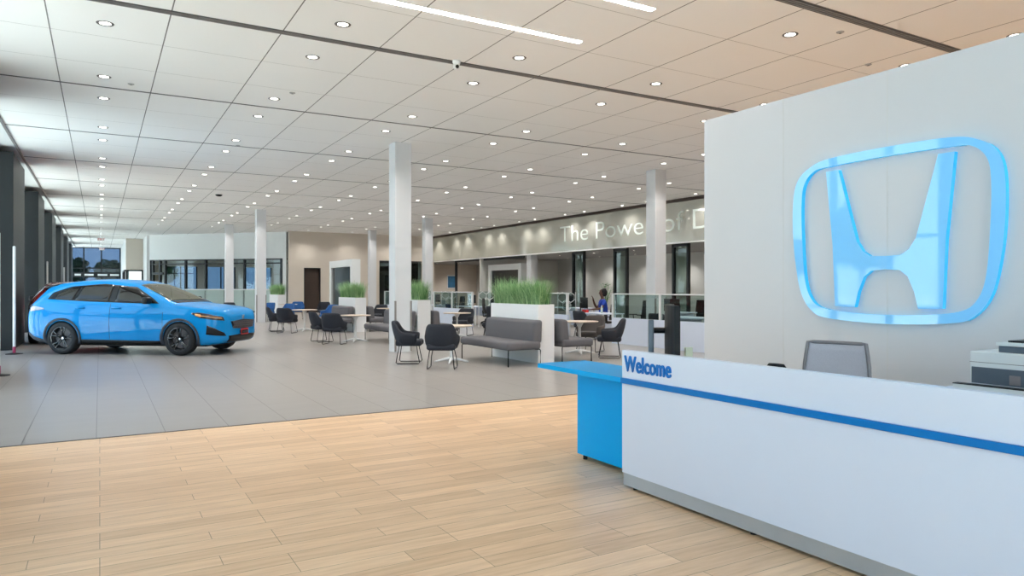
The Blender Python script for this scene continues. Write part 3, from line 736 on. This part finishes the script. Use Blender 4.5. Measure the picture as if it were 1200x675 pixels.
hex_screen((12.3, 27.0, 0), .0, 'white hexagon lattice screen behind the left glass topped partition')
hex_screen((12.2, 29.4, 0), .0, 'distant white hexagon lattice screen left of the big white column')
def make_desk(label):
    t = thing('office_desk', label, 'desk')
    rbox('table_top', -.4, .4, -.9, .9, .72, .75, 'desk', t, .004)
    for sx, sy in ((-1, -1), (-1, 1), (1, -1), (1, 1)): rbox('leg', sx*.36-.02, sx*.36+.02, sy*.85-.02, sy*.85+.02, 0, .72, 'whitemetal', t, .003)
    rbox('modesty_panel', .3, .315, -.83, .83, .35, .7, 'desk', t, .002)
    return t
dk = make_desk('white topped desk in front of the person in blue shirt'); dk.location = (13.05, 17.4, 0); dk.rotation_euler = (0, 0, PI)
ds = [(13.3, 23.1, 'white topped desk in the cubicle left of the largest planter'), (13.2, 13.6, 'white topped desk inside the cubicle behind the right hand glass partition'), (15.4, 12.6, 'white topped desk farther back behind the right hand glass partition'),
      (15.6, 17.0, 'white topped desk behind the seated person'), (13.4, 26.2, 'white topped desk behind the left framed glass partition'), (15.8, 22.6, 'second row white topped desk left of the seated person'), (13.3, 29.6, 'white topped desk in the distance left of the big white column')]
for x, y, lb in ds: dup(dk, (x, y, 0), 0, lb)
mon = make_monitor('tall dark monitor on the desk left of the seated person'); mon.location = (13.0, 17.95, .75); mon.rotation_euler = (0, 0, -.2)
for x, y, rz, lb in [(13.4, 23.3, .2, 'dark monitor on the desk left of the largest planter'), (13.35, 14.4, .1, 'dark monitor on the nearer desk behind the right hand partition, left one'), (13.3, 12.6, -.1, 'dark monitor on the nearer desk behind the right hand partition, right one'),
    (15.4, 13.2, .3, 'dark monitor on the farther desk behind the right hand partition'), (15.6, 17.4, .2, 'dark monitor on the desk behind the seated person'), (13.5, 26.6, .1, 'dark monitor behind the left framed glass partition'), (15.9, 22.9, 0, 'dark monitor in the second row left of the seated person'), (13.4, 29.9, 0, 'dark monitor on the distant desk left of the white column'), (15.5, 12.0, .1, 'dark monitor nearest the feature wall edge on the farther desk')]:
    dup(mon, (x, y, .75), rz, lb)
ocb = make_office_chair('black office chair behind the person in blue shirt', 'blackp', 'blackp', 'blackp')
ocb.location = (14.35, 17.0, 0); ocb.rotation_euler = (0, 0, PI-.3)
for x, y, rz, lb in [(12.65, 23.3, -.3, 'black office chair in the gap left of the largest planter'), (14.1, 13.9, PI, 'black office chair behind the right hand glass partition, left one'), (14.0, 12.2, PI+.3, 'black office chair behind the right hand partition next to feature wall'),
    (14.1, 26.3, PI, 'black office chair behind the left framed glass partition'), (16.4, 16.6, PI, 'black office chair at the desk behind the seated person'), (16.2, 12.9, PI, 'black office chair at the farther desk behind the right partition'), (14.2, 29.5, PI, 'black office chair at the distant desk left of the column')]:
    dup(ocb, (x, y, 0), rz, lb)
for x, y, rz, lb in [(12.2, 16.75, .1, 'black visitor armchair in front of the desk of the seated person'), (12.75, 14.1, .2, 'black visitor armchair just behind the right hand glass partition'), (12.7, 26.6, .1, 'black visitor armchair behind the left framed glass partition'), (12.4, 22.5, .4, 'black visitor armchair in the cubicle opening left of the largest planter')]:
    dup(chair, (x, y, 0), rz, lb, G)
# small desk things
t = thing('water_bottle', 'small clear plastic water bottle on the desk beside the seated person', 'bottle', (12.95, 16.95, .75))
MB().lathe([(.032, 0), (.034, .02), (.034, .14), (.014, .18), (.013, .2)], 16).build('body', 'frost', t, smooth=True); MB().lathe([(.015, .2), (.015, .22), (0, .22)], 12).build('cap', 'trimwhite', t)
t = thing('filing_cabinet', 'low white filing cabinet carrying the potted plant behind the seated person', 'cabinet', (14.6, 18.9, 0))
rbox('body', -.25, .25, -.25, .25, 0, .745, 'desk', t, .004)
for z_ in (.05, .4): f_ = rbox('drawer', -.258, -.25, -.235, .235, z_, z_+.31, 'desk', t, .002); rbox('handle', -.27, -.258, -.07, .07, z_+.24, z_+.26, 'steel', f_, .002)
t = thing('potted_plant', 'small leafy plant in white pot behind the head of seated person', 'plant', (14.6, 18.9, .75))
MB().lathe([(.06, 0), (.085, .16), (.075, .16), (.07, .13), (0, .13)], 18).build('pot', 'whitemetal', t, smooth=True)
mb = MB(); rnd = random.Random(5)
for k_ in range(26):
    a_ = rnd.uniform(0, 6.28); h = rnd.uniform(.25, .75); r_ = rnd.uniform(.05, .22)
    tip = Vector((r_*math.cos(a_), r_*math.sin(a_), .15+h)); mb.tube([(0, 0, .13), tip*.6+Vector((0, 0, .05)), tip], .004, 5)
    d = Vector((math.cos(a_), math.sin(a_), .3)).normalized(); sd = Vector((-math.sin(a_), math.cos(a_), 0))
    pts = [tip+d*(.12*f)+sd*wd for f, wd in ((0, 0), (.3, .035), (.7, .03), (1, 0), (.7, -.03), (.3, -.035))]
    mb._f([mb.bm.verts.new(q_) for q_ in pts])
mb.build('leaves', 'leaf', t, fix=False)
t = thing('bag', 'small blue bag on the farther desk behind right hand glass partition', 'bag', (15.1, 11.6, .75))
rbox('body', -.1, .1, -.2, .2, 0, .22, 'shirt', t, .03, 3); MB().tube([(0, -.1, .21), (0, -.08, .3), (0, .08, .3), (0, .1, .21)], .012).build('handle', 'shirt', t, smooth=True)
for x, y, m, lb in [(12.9, 17.7, 'red', 'small reddish desk organiser beside the monitor by the seated person'), (12.95, 14.0, 'blackp', 'small black desk organiser behind the right hand partition')]:
    t = thing('desk_organiser', lb, 'organiser', (x, y, .75))
    MB().box(-.05, .05, -.1, .1, 0, .01).box(-.05, -.045, -.1, .1, .01, .08).box(.045, .05, -.1, .1, .01, .08).box(-.05, .05, -.1, -.095, .01, .08).box(-.05, .05, .095, .1, .01, .08).box(-.05, .05, -.003, .003, .01, .08).build('tray', m, t)
    MB().tube([(0, .05, .01), (.01, .06, .13)], .005).tube([(.02, .05, .01), (.0, .04, .14)], .005).build('pen', 'textblue', t)

# person ------------------------------------------------------------
def skin(name, verts, edges, radii, m, parent, root=0, sub=2):
    me = bpy.data.meshes.new(name); me.from_pydata(verts, edges, []); o = bpy.data.objects.new(name, me); C.objects.link(o)
    md = o.modifiers.new('skin', 'SKIN'); sv = me.skin_vertices[0].data if me.skin_vertices else None
    if sv is None:
        bpy.context.view_layer.update(); sv = me.skin_vertices[0].data
    for i, r in enumerate(radii): sv[i].radius = (r, r) if isinstance(r, (int, float)) else r; sv[i].use_root = (i == root)
    md.use_smooth_shade = True; s_ = o.modifiers.new('sub', 'SUBSURF'); s_.levels = sub; s_.render_levels = sub
    bpy.context.view_layer.update()
    m2 = bpy.data.meshes.new_from_object(o.evaluated_get(bpy.context.evaluated_depsgraph_get())); bpy.data.objects.remove(o)
    m2.materials.clear(); m2.materials.append(M[m]); m2.polygons.foreach_set('use_smooth', [True]*len(m2.polygons))
    q_ = bpy.data.objects.new(name, m2); C.objects.link(q_); q_.parent = parent; return q_
class Sk:
    def __init__(s): s.v = []; s.e = []; s.r = []
    def chain(s, start, pts):
        p = start
        for q_ in pts:
            s.v.append(q_[:3]); s.r.append(q_[3]); i = len(s.v)-1
            if p is not None: s.e.append((p, i))
            p = i
        return p
per = thing('person', 'seated person with dark hair and bright blue shirt at a cubicle desk', 'person', (13.82, 18.0, 0), 2.75)
sk = Sk()   # facing +X
pel = sk.chain(None, [(0, 0, .58, (.15, .12))])
ch = sk.chain(pel, [(0, 0, .75, (.135, .10)), (.01, 0, .92, (.15, .11)), (.02, 0, 1.06, (.15, .10))])
nk = sk.chain(ch, [(.025, 0, 1.15, .06), (.035, 0, 1.21, .05)])
sk.chain(nk, [(.05, 0, 1.27, .075), (.055, 0, 1.34, .09), (.05, 0, 1.41, .085), (.04, 0, 1.455, .05)])
def hand(i, wrist, dirv, up):
    w_ = Vector(wrist); d = Vector(dirv).normalized(); u = Vector(up).normalized(); pm = w_+d*.05
    a = sk.chain(i, [(*pm, (.03, .014))]); s_ = d.cross(u)
    for k_, (off, ln) in enumerate(((-.027, .062), (-.009, .072), (.009, .068), (.027, .052))):
        b_ = pm+d*.035+s_*off; sk.chain(a, [(*b_, .009), (*(b_+d*ln*.55+u*-.008), .0085), (*(b_+d*ln-u*.025), .007)])
    b_ = w_+d*.025-s_*.035; sk.chain(a, [(*b_, .011), (*(b_+d*.035-s_*.015-u*.01), .009)])
for s_ in (1, -1):
    sh = sk.chain(ch, [(.02, s_*.15, 1.08, .065)])
    if s_ == 1:
        wr = sk.chain(sh, [(.02, s_*.2, 1.03, .055), (.12, s_*.23, .86, .045), (.24, s_*.2, .84, .038), (.36, s_*.12, .83, .028)]); hand(wr, (.36, s_*.12, .83), (1, -.3, 0), (0, 0, 1))
    else:
        wr = sk.chain(sh, [(.03, s_*.2, 1.02, .055), (.14, s_*.24, .85, .045), (.24, s_*.19, .98, .038), (.3, s_*.12, 1.12, .028)]); hand(wr, (.3, s_*.12, 1.12), (.3, .3, 1), (-1, 0, .3))
    sk.chain(pel, [(.05, s_*.1, .56, .1), (.25, s_*.12, .55, .085), (.45, s_*.12, .53, .065), (.47, s_*.12, .3, .055), (.45, s_*.12, .1, .04), (.5, s_*.12, .05, .038), (.6, s_*.12, .035, .03)])
skin('body', sk.v, sk.e, sk.r, 'skin', per)
sh_ = Sk(); a = sh_.chain(None, [(0, 0, .6, (.168, .135))]); b = sh_.chain(a, [(0, 0, .75, (.155, .118)), (.01, 0, .92, (.168, .128)), (.02, 0, 1.07, (.165, .115))]); sh_.chain(b, [(.024, 0, 1.14, .072)])
for s_ in (1, -1): sh_.chain(b, [(.02, s_*.155, 1.08, .078), (.02, s_*.205, 1.02, .068), (.08, s_*.225, .92, .064)])
skin('shirt', sh_.v, sh_.e, sh_.r, 'shirt', per)
tr_ = Sk(); a = tr_.chain(None, [(0, 0, .57, (.17, .13))])
for s_ in (1, -1): tr_.chain(a, [(.06, s_*.105, .56, .11), (.25, s_*.12, .55, .095), (.45, s_*.12, .53, .078), (.47, s_*.12, .3, .068), (.455, s_*.12, .12, .06)])
skin('trousers', tr_.v, tr_.e, tr_.r, 'trousers', per)
hr = Sk(); hr.chain(None, [(-.03, 0, 1.22, .07), (-.02, 0, 1.3, .105), (-.01, 0, 1.37, .125), (.01, 0, 1.44, .115), (.03, 0, 1.48, .07)]); skin('hair', hr.v, hr.e, hr.r, 'hair', per)
fc = MB()
fc.lathe([(0, -.02), (.012, -.01), (.014, .005), (.006, .03), (0, .035)], 10, mx=Matrix.Translation((.137, 0, 1.33)))
fc.lathe([(0, -.014), (.02, 0), (0, .014)], 10, mx=Matrix.Translation((.05, .088, 1.34)) @ Matrix.Rotation(.0, 4, 'Z')); fc.lathe([(0, -.014), (.02, 0), (0, .014)], 10, mx=Matrix.Translation((.05, -.088, 1.34)))
fc.build('nose_and_ears', 'skin', per, smooth=True)
MB().lathe([(0, -.01), (.01, 0), (0, .01)], 8, (.128, .03, 1.352)).lathe([(0, -.01), (.01, 0), (0, .01)], 8, (.128, -.03, 1.352)).build('eyes', 'hair', per, smooth=True)
MB().box(.128, .136, -.022, .022, 1.285, 1.293).build('mouth', 'red', per, bevel=.003)
ocx = dup(ocb, (13.84, 18.0, 0), 2.75, 'black office chair under the person in blue shirt'); ocx.scale = (1, 1, .88)

# ------------------------------------------------------------------ light poles along the windows
def make_pole(label):
    t = thing('floor_pole', label, 'pole')
    MB().lathe([(.17, 0), (.17, .012), (.05, .03), (.0, .03)], 28).build('base', 'blackp', t); MB().lathe([(.032, .03), (.032, .17), (.0, .17)], 16).build('collar', 'magenta', t)
    MB().lathe([(.028, .17), (.028, 2.44), (.0, 2.46)], 16).build('tube', 'whitemetal', t, smooth=False)
    return t
pl = make_pole('slim white pole on black base left of the blue car, nearest full one'); pl.location = (-1.66, 21.8, 0)
pl.location = (-1.68, 19.6, 0)
for x, y, lb in [(-1.5, 14.9, 'slim pole with red lower end at the extreme left edge'), (-1.62, 30.2, 'slim white pole rising behind the rear of blue car'), (-1.42, 38.6, 'most distant slim white pole behind the blue car roof')]:
    dup(pl, (x, y, 0), 0, lb)

# ------------------------------------------------------------------ the car
def interp(tab, x):
    if x <= tab[0][0]: return tab[0][1]
    for (a, b), (c_, d_) in zip(tab, tab[1:]):
        if x <= c_:
            return b+(d_-b)*(x-a)/(c_-a)
    return tab[-1][1]
ZB = [(0, .36), (.12, .24), (.4, .2), (3.9, .2), (4.3, .26), (4.5, .36), (4.57, .5)]
WM = [(0, .50), (.05, .64), (.15, .775), (.3, .855), (.6, .895), (1.2, .89), (2.2, .885), (3.2, .89), (3.7, .905), (4.1, .89), (4.35, .83), (4.5, .75), (4.57, .62)]
BZ = [(0, .74), (.04, .84), (.15, .915), (.4, .965), (.8, 1.005), (1.2, 1.045), (2, 1.06), (3, 1.09), (3.8, 1.13), (4.2, 1.12), (4.45, 1.03), (4.57, .86)]
CZ = [(0, .78), (.04, .88), (.15, .965), (.4, 1.02), (.8, 1.065), (1.15, 1.095), (1.3, 1.16), (1.6, 1.315), (1.9, 1.455), (2.1, 1.53), (2.4, 1.585), (2.8, 1.605), (3.2, 1.598), (3.6, 1.565), (3.9, 1.525), (4.1, 1.49), (4.18, 1.44), (4.3, 1.28), (4.45, 1.09), (4.53, 1.0), (4.57, .88)]
RW = [(1.15, .80), (1.3, .755), (1.6, .69), (2.1, .61), (2.6, .60), (3.4, .595), (3.9, .575), (4.15, .55), (4.35, .62), (4.57, .55)]
def section(x):
    zb, wm, bz, cz = interp(ZB, x), interp(WM, x), interp(BZ, x), interp(CZ, x)
    pts = [(0, zb), (wm*.55, zb), (wm*.88, zb), (wm*.965, zb+.05)]
    h = bz-zb
    pts += [(wm*.985, zb+.22*h), (wm, zb+.45*h), (wm*1.0, zb+.62*h), (wm*.985, zb+.78*h), (wm*.975, zb+.85*h), (wm*.95, bz-.035), (wm*.925, bz)]
    if x < 1.15:
        for f in (.86, .72, .55, .35, .15, 0): pts.append((wm*.925*f/.92 if f < .86 else wm*.87, bz+(cz-bz)*(1-f**2.2)))
    else:
        rw = interp(RW, x); rz = bz+(cz-bz)*.80
        k_ = min(1, max(0, (x-1.15)/.2))
        wb = wm*.925
        for f in (.33, .67): pts.append((wb+(rw-wb)*f+.02*math.sin(f*PI)*k_, bz+(rz-bz)*f))
        pts += [(rw, rz), (rw*.9, bz+(cz-bz)*.925), (rw*.55, cz-.008), (0, cz)]
    return pts
XS = [0, .025, .07, .15, .28, .42, .6, .85, 1.05, 1.18, 1.35, 1.6, 1.85, 2.1, 2.4, 2.8, 3.2, 3.6, 3.9, 4.08, 4.18, 4.28, 4.4, 4.5, 4.55, 4.57]
def nose(x, z):   # tuck front below bonnet and rear
    return 0
def make_car(label, paint, loc, rz, scale=1.07):
    t = thing('car', label, 'car', loc, rz); t.scale = (scale,)*3
    AX = [.93, 3.585]          # axle x from the front
    X0 = 2.2575
    L = lambda x, y, z: Vector((X0-x, y, z))       # local: +X is forward
    rows = []
    for x in XS:
        s_ = section(x); half = [L(x, y, z) for y, z in s_]
        rows.append([L(x, -y, z) for y, z in s_[::-1]][:-1] + half[:]) if False else rows.append([L(x, y, z) for y, z in s_] + [L(x, -y, z) for y, z in s_[::-1][1:-1]])
    mb = MB(); V = mb.grid(rows, True); mb._f(V[0]); mb._f(V[-1])
    body = mb.build('body', [paint, 'blackp'], None, smooth=True, sub=2)
    cut = []
    for ax in AX:
        for s_ in (1, -1):
            c_ = MB(); c_.lathe([(.372, -.3), (.372, .3)], 40, mx=Matrix.Translation((X0-ax, s_*.87, .335)) @ Matrix.Rotation(PI/2, 4, 'X')); co = c_.build('cut', 'blackp', None)
            b_ = body.modifiers.new('b', 'BOOLEAN'); b_.object = co; b_.operation = 'DIFFERENCE'; b_.solver = 'EXACT'; cut.append(co)
    bpy.context.view_layer.update(); dg = bpy.context.evaluated_depsgraph_get()
    me = bpy.data.meshes.new_from_object(body.evaluated_get(dg)); bpy.data.objects.remove(body)
    for c_ in cut: bpy.data.objects.remove(c_)
    bm = bmesh.new(); bm.from_mesh(me); bvh = BVHTree.FromBMesh(bm); bm.free()
    body = bpy.data.objects.new('body', me); C.objects.link(body); body.parent = t
    for p_ in me.polygons: 
        c_ = p_.center; 
        for ax in AX:
            r2 = math.hypot(c_.x-(X0-ax), c_.z-.335)
            if r2 < .374 and abs(c_.y) > .5 and c_.z < .75 and (abs(p_.normal.y) < .45 or abs(c_.y) < .6): p_.material_index = 1
    def side(x, z, s_, off):
        r_ = bvh.ray_cast(L(x, s_*2, z), Vector((0, -s_, 0)))
        if r_[0] is None: return None
        return r_[0]+r_[1]*off
    def top(x, y, off):
        r_ = bvh.ray_cast(L(x, y, 3), Vector((0, 0, -1))); return r_[0]+r_[1]*off if r_[0] else None
    def front(y, z, off, sg=1):
        r_ = bvh.ray_cast(Vector((4*sg, y, z)), Vector((-sg, 0, 0))); return r_[0]+r_[1]*off if r_[0] else None
    def cur(pl_, f):
        n_ = len(pl_)-1; i = min(int(f*n_), n_-1); g = f*n_-i; a_, b_ = pl_[i], pl_[i+1]; return (a_[0]+(b_[0]-a_[0])*g, a_[1]+(b_[1]-a_[1])*g)
    def patch(name, lo, hi, proj, m, par, nu=16, nv=6, th=.008):
        rows_ = []
        for j in range(nv+1):
            r_ = []
            for i in range(nu+1):
                a_ = cur(lo, i/nu); b_ = cur(hi, i/nu); g = j/nv; q_ = proj(a_[0]+(b_[0]-a_[0])*g, a_[1]+(b_[1]-a_[1])*g)
                if q_ is None: return None
                r_.append(q_)
            rows_.append(r_)
        mb_ = MB(); mb_.grid(rows_); return mb_.build(name, m, par, smooth=True, solid=th, fix=True)
    for s_ in (1, -1):
        sd = lambda x, z, o_=.006: side(x, z, s_, o_)
        # dark frame behind side windows
        patch('window_surround', [(1.42, 1.075), (2.0, 1.085), (3.0, 1.115), (3.98, 1.165)], [(1.60, 1.19), (2.05, 1.42), (2.8, 1.49), (3.55, 1.43), (3.93, 1.30)], lambda x, z: sd(x, z, .004), 'blackp', t, 40, 8)
        patch('side_window', [(1.52, 1.10), (2.42, 1.115)], [(1.68, 1.20), (2.03, 1.38), (2.44, 1.455)], lambda x, z: sd(x, z, .009), 'carglass', t, 16, 8)
        patch('side_window', [(2.56, 1.12), (3.33, 1.145)], [(2.56, 1.46), (2.9, 1.465), (3.26, 1.435)], lambda x, z: sd(x, z, .009), 'carglass', t, 16, 8)
        patch('quarter_window', [(3.38, 1.15), (3.8, 1.18)], [(3.33, 1.42), (3.55, 1.37), (3.8, 1.27)], lambda x, z: sd(x, z, .009), 'carglass', t, 10, 6)
        # cladding round arches
        for ax in AX:
            rows_ = []
            for k_ in range(31):
                a_ = -.35+(PI+.7)*k_/30; r_ = []
                for rr in (.36, .40, .435):
                    zz = max(.215, .335+rr*math.sin(a_)); q_ = side(ax+rr*math.cos(a_), zz, s_, .02)
                    if q_ is None or abs(q_.y) < .6: q_ = L(ax+rr*math.cos(a_), s_*.86, zz)
                    r_.append(q_)
                rows_.append(r_)
            mb_ = MB(); mb_.grid(rows_); mb_.build('wheel_arch_trim', 'cladding', t, smooth=True, solid=.02)
        patch('sill_trim', [(1.34, .215), (3.2, .215)], [(1.34, .30), (3.2, .32)], lambda x, z: sd(x, z, .012), 'blackp', t, 20, 3, .015)
        patch('headlamp', [(.07, .72), (.3, .755), (.5, .785), (.66, .86)], [(.09, .80), (.3, .855), (.5, .89), (.67, .885)], lambda x, z: sd(x, z, .008), 'lens', t, 18, 4)
        patch('indicator', [(.47, .80), (.58, .83)], [(.47, .85), (.60, .872)], lambda x, z: sd(x, z, .012), 'amber', t, 6, 2)
        patch('headlamp_trim', [(.10, .765), (.3, .80), (.5, .82)], [(.10, .775), (.3, .812), (.5, .835)], lambda x, z: sd(x, z, .013), 'amber', t, 14, 1)
        patch('tail_lamp', [(4.0, .95), (4.25, .92), (4.42, .90)], [(4.02, .98), (4.25, 1.02), (4.40, 1.03)], lambda x, z: sd(x, z, .01), 'tail', t, 10, 3)
        patch('door_seam', [(1.30, .35), (1.305, .9)], [(1.307, .35), (1.312, .9)], lambda x, z: sd(x, z, .002), 'blackp', t, 10, 1, .002)
        patch('door_seam', [(2.5, .33), (2.5, 1.08)], [(2.508, .33), (2.508, 1.08)], lambda x, z: sd(x, z, .002), 'blackp', t, 12, 1, .002)
        patch('fog_lamp_recess', [(.05, .40), (.2, .42), (.36, .44)], [(.07, .47), (.2, .57), (.34, .63)], lambda x, z: sd(x, z, .006), 'blackp', t, 10, 4)
        patch('bumper_trim', [(.02, .27), (.15, .255), (.3, .24), (.5, .23)], [(.02, .40), (.15, .42), (.32, .43), (.5, .30)], lambda x, z: sd(x, z, .012), 'blackp', t, 14, 4, .02)
        patch('rear_bumper_trim', [(3.98, .24), (4.3, .28), (4.45, .36)], [(3.98, .30), (4.3, .38), (4.45, .46)], lambda x, z: sd(x, z, .012), 'cladding', t, 10, 3, .02)
        for hx in (2.38, 3.2):
            a_ = side(hx+.06, .985, s_, .0); b_ = side(hx-.12, .98, s_, .0)
            MB().tube([a_, a_+Vector((0, s_*.035, .0)), (a_+b_)/2+Vector((0, s_*.045, 0)), b_+Vector((0, s_*.035, 0)), b_], .012).build('door_handle', paint, t, smooth=True)
        mr = side(1.62, 1.12, s_, 0)
        MB().tube([mr, mr+Vector((.0, s_*.07, -.0))], .025).build('mirror_arm', 'blackp', t)
        rb = Matrix.Translation(mr+Vector((0, s_*.15, .02)))
        mo = MB().box(-.06, .07, -.1, .1, -.07, .07, rb).build('mirror', 'blackp', t, smooth=True, bevel=.04, seg=4)
    patch('windscreen', [(1.24, -.66), (1.24, .66)], [(2.02, -.53), (2.02, .53)], lambda x, y: top(x, y, .006), 'windscreen', t, 16, 12)
    patch('cowl', [(1.12, -.64), (1.12, .64)], [(1.22, -.65), (1.22, .65)], lambda x, y: top(x, y, .004), 'blackp', t, 16, 2)
    patch('rear_window', [(4.2, -.5), (4.2, .5)], [(4.4, -.55), (4.4, .55)], lambda x, y: top(x, y, .006), 'carglass', t, 14, 6)
    patch('roof_spoiler', [(3.95, -.54), (3.95, .54)], [(4.22, -.53), (4.22, .53)], lambda x, y: top(min(x, 4.12), y, .012) + Vector((-(x-min(x, 4.12)), 0, .0)), 'blackp' if paint == 'paint' else paint, t, 14, 5, .03)
    patch('bonnet_seam', [(.18, -.72), (.5, -.78), (1.1, -.80)], [(.18, -.712), (.5, -.772), (1.1, -.792)], lambda x, y: top(x, y, .001), 'blackp', t, 14, 1, .002)
    patch('bonnet_seam', [(.18, .72), (.5, .78), (1.1, .80)], [(.18, .712), (.5, .772), (1.1, .792)], lambda x, y: top(x, y, .001), 'blackp', t, 14, 1, .002)
    g = patch('grille', [(-.42, .55), (0, .53), (.42, .55)], [(-.5, .70), (0, .73), (.5, .70)], lambda y, z: front(y, z, .01), 'blackp', t, 20, 6, .02)
    mb_ = MB()
    for k_ in range(-5, 6):
        for j in range(3):
            q_ = front(k_*.08+(.04 if j % 2 else 0), .575+j*.05, .022)
            if q_: mb_.tube([q_+Vector((0, .034*math.cos(PI/3*h_), .026*math.sin(PI/3*h_))) for h_ in range(6)], .004, 4, True)
    mb_.build('grille_mesh', 'frame', g)
    patch('lower_grille', [(-.5, .27), (0, .25), (.5, .27)], [(-.55, .40), (0, .42), (.55, .40)], lambda y, z: front(y, z, .01), 'blackp', t, 20, 4, .03)
    q_ = front(0, .78, .01)
    if q_:
        mb_ = MB(); mb_.tube([q_+Vector((0, a_, b_)) for a_, b_ in ((-.045, .035), (.045, .035), (.035, -.035), (-.035, -.035))], .006, 6, True)
        mb_.tube([q_+Vector((0, -.022, .025)), q_+Vector((0, -.015, -.025))], .006, 6).tube([q_+Vector((0, .022, .025)), q_+Vector((0, .015, -.025))], .006, 6).tube([q_+Vector((0, -.018, 0)), q_+Vector((0, .018, 0))], .006, 6)
        mb_.build('badge', 'silver', t)
    q_ = front(0, .46, 0)
    px = q_.x+.035
    pt = MB().box(px, px+.01, -.155, .155, .40, .53).build('number_plate', 'red', t); MB().box(px+.01, px+.013, -.135, .135, .425, .50).build('plate_insert', 'blackp', pt); MB().box(px+.013, px+.015, -.11, .11, .45, .47).build('plate_lettering', 'silver', pt)
    MB().box(px-.03, px, -.14, .14, .43, .50).build('plate_bracket', 'blackp', t)
    q_ = top(3.85, 0, 0); mb_ = MB(); mb_.prism([(0, 0), (-.16, 0), (-.15, .055), (-.12, .06)], lambda p_, y: (q_.x+p_[0]+.05, y, q_.z+p_[1]-.008), -.018, .018); mb_.build('antenna', 'blackp', t, bevel=.008)
    MB().box(X0-4.2, X0-.5, -.6, .6, .17, .3).build('underbody', 'blackp', t)
    # wheels
    first = None
    for ax in AX:
        for s_ in (1, -1):
            if first is None:
                wh = MB().lathe([(.2, -.1), (.27, -.11), (.32, -.108), (.338, -.085), (.342, -.04), (.342, .04), (.338, .085), (.32, .108), (.27, .11), (.225, .1), (.21, .0), (.2, -.1)], 48, mx=Matrix.Rotation(PI/2, 4, 'X'), cap=False).build('wheel', 'tyre', t, smooth=True)
                mb_ = MB(); mb_.lathe([(.232, .1), (.245, .108), (.24, .09), (.225, .06), (.205, -.02), (.0, -.02)], 40, mx=Matrix.Rotation(PI/2, 4, 'X'), cap=False)
                mb_.lathe([(0, .07), (.045, .072), (.055, .06), (.055, .0), (0, 0)], 24, mx=Matrix.Rotation(PI/2, 4, 'X'))
                for k_ in range(5):
                    for dd in (-.17, .17):
                        a_ = 2*PI*k_/5
                        p0 = Vector((.04*math.cos(a_+dd*2), -.062, .04*math.sin(a_+dd*2))); p1 = Vector((.15*math.cos(a_+dd*.9), -.075, .15*math.sin(a_+dd*.9))); p2 = Vector((.236*math.cos(a_+dd*1.25), -.095, .236*math.sin(a_+dd*1.25)))
                        mb_.tube([p0, p1, p2], [.018, .014, .017], 6)
                rm = mb_.build('rim', 'rim', wh, smooth=True)
                MB().lathe([(0, .0745), (.022, .074), (.024, .07), (0, .07)], 16, mx=Matrix.Rotation(PI/2, 4, 'X')).build('hub_cap', 'silver', wh)
                bd = MB().lathe([(0, -.02), (.2, -.02), (.2, .0), (0, 0)], 24, mx=Matrix.Rotation(PI/2, 4, 'X')).build('brake_disc', 'frame', wh)
                first = wh; q_ = wh
            else: q_ = copy_tree(first, t)
            q_.location = (X0-ax, s_*.795, .342)
            q_.rotation_euler = (0, ax, 0) if s_ == -1 else (0, ax, PI)
    return t
hd = -math.radians(37.2)
W_ = 2.655*1.07
fx, fy = 1.51, 17.26
off = .90*1.07
ux, uy = math.cos(hd), math.sin(hd); rx, ry = math.sin(hd), -math.cos(hd)    # right side of the car
cxx = fx - ux*(2.2575-.93)*1.07 - rx*off; cyy_ = fy - uy*(2.2575-.93)*1.07 - ry*off
make_car('bright blue compact SUV with black wheels parked at left', 'paint', (cxx, cyy_, 0), hd)
make_car('red car mostly hidden behind the blue SUV', 'redpaint', (-.72, 24.7, 0), PI/2, 1.05)

# ------------------------------------------------------------------ trees outside
def make_tree(label, loc, s_=1, seed=1):
    t = thing('tree', label, 'tree', loc, seed, 'trees outside the windows'); t.scale = (s_, s_, s_)
    rnd = random.Random(seed)
    MB().tube([(0, 0, 0), (.05, 0, 1.5), (0, .1, 3.2), (.1, 0, 4.5)], [.22, .17, .13, .06]).build('trunk', 'bark', t, smooth=True)
    mb = MB()
    for k_ in range(420):
        v = Vector((rnd.gauss(0, 1), rnd.gauss(0, 1), rnd.gauss(0, 1))).normalized()*rnd.uniform(.6, 1)
        c_ = Vector((v.x*2.3, v.y*2.3, 4.6+v.z*2.1)); r_ = rnd.uniform(.25, .5)
        for _ in range(5):
            n_ = Vector((rnd.gauss(0, 1), rnd.gauss(0, 1), rnd.gauss(0, 1))).normalized(); u = n_.orthogonal().normalized(); w2 = n_.cross(u)
            o_ = c_+n_*r_*.5; mb._f([mb.bm.verts.new(o_+u*r_*.5*math.cos(q_)+w2*r_*.4*math.sin(q_)) for q_ in (0, 1.2, 2.4, 3.8, 5)])
    mb.build('crown', 'treeleaf', t, fix=False); return t
tr0 = make_tree('leafy green tree standing outside beyond the window wall', (-28, 6, -.11), 1.1, 3)
rnd = random.Random(4)
for k_ in range(16):
    q_ = copy_tree(tr0); q_.location = (-36+rnd.uniform(-5, 5), -20+8.5*k_+rnd.uniform(-2, 2), -.11); q_.rotation_euler = (0, 0, rnd.uniform(0, 6)); q_.scale = (rnd.uniform(.8, 1.3),)*3
for x in (-14, -8, -3, 1, 7):
    q_ = copy_tree(tr0); q_.location = (x, 104+rnd.uniform(-4, 8), -.11); q_.scale = (rnd.uniform(.7, .95),)*3; q_['label'] = 'leafy tree seen through the far end window beyond the car'; q_['group'] = 'trees beyond the far end window'
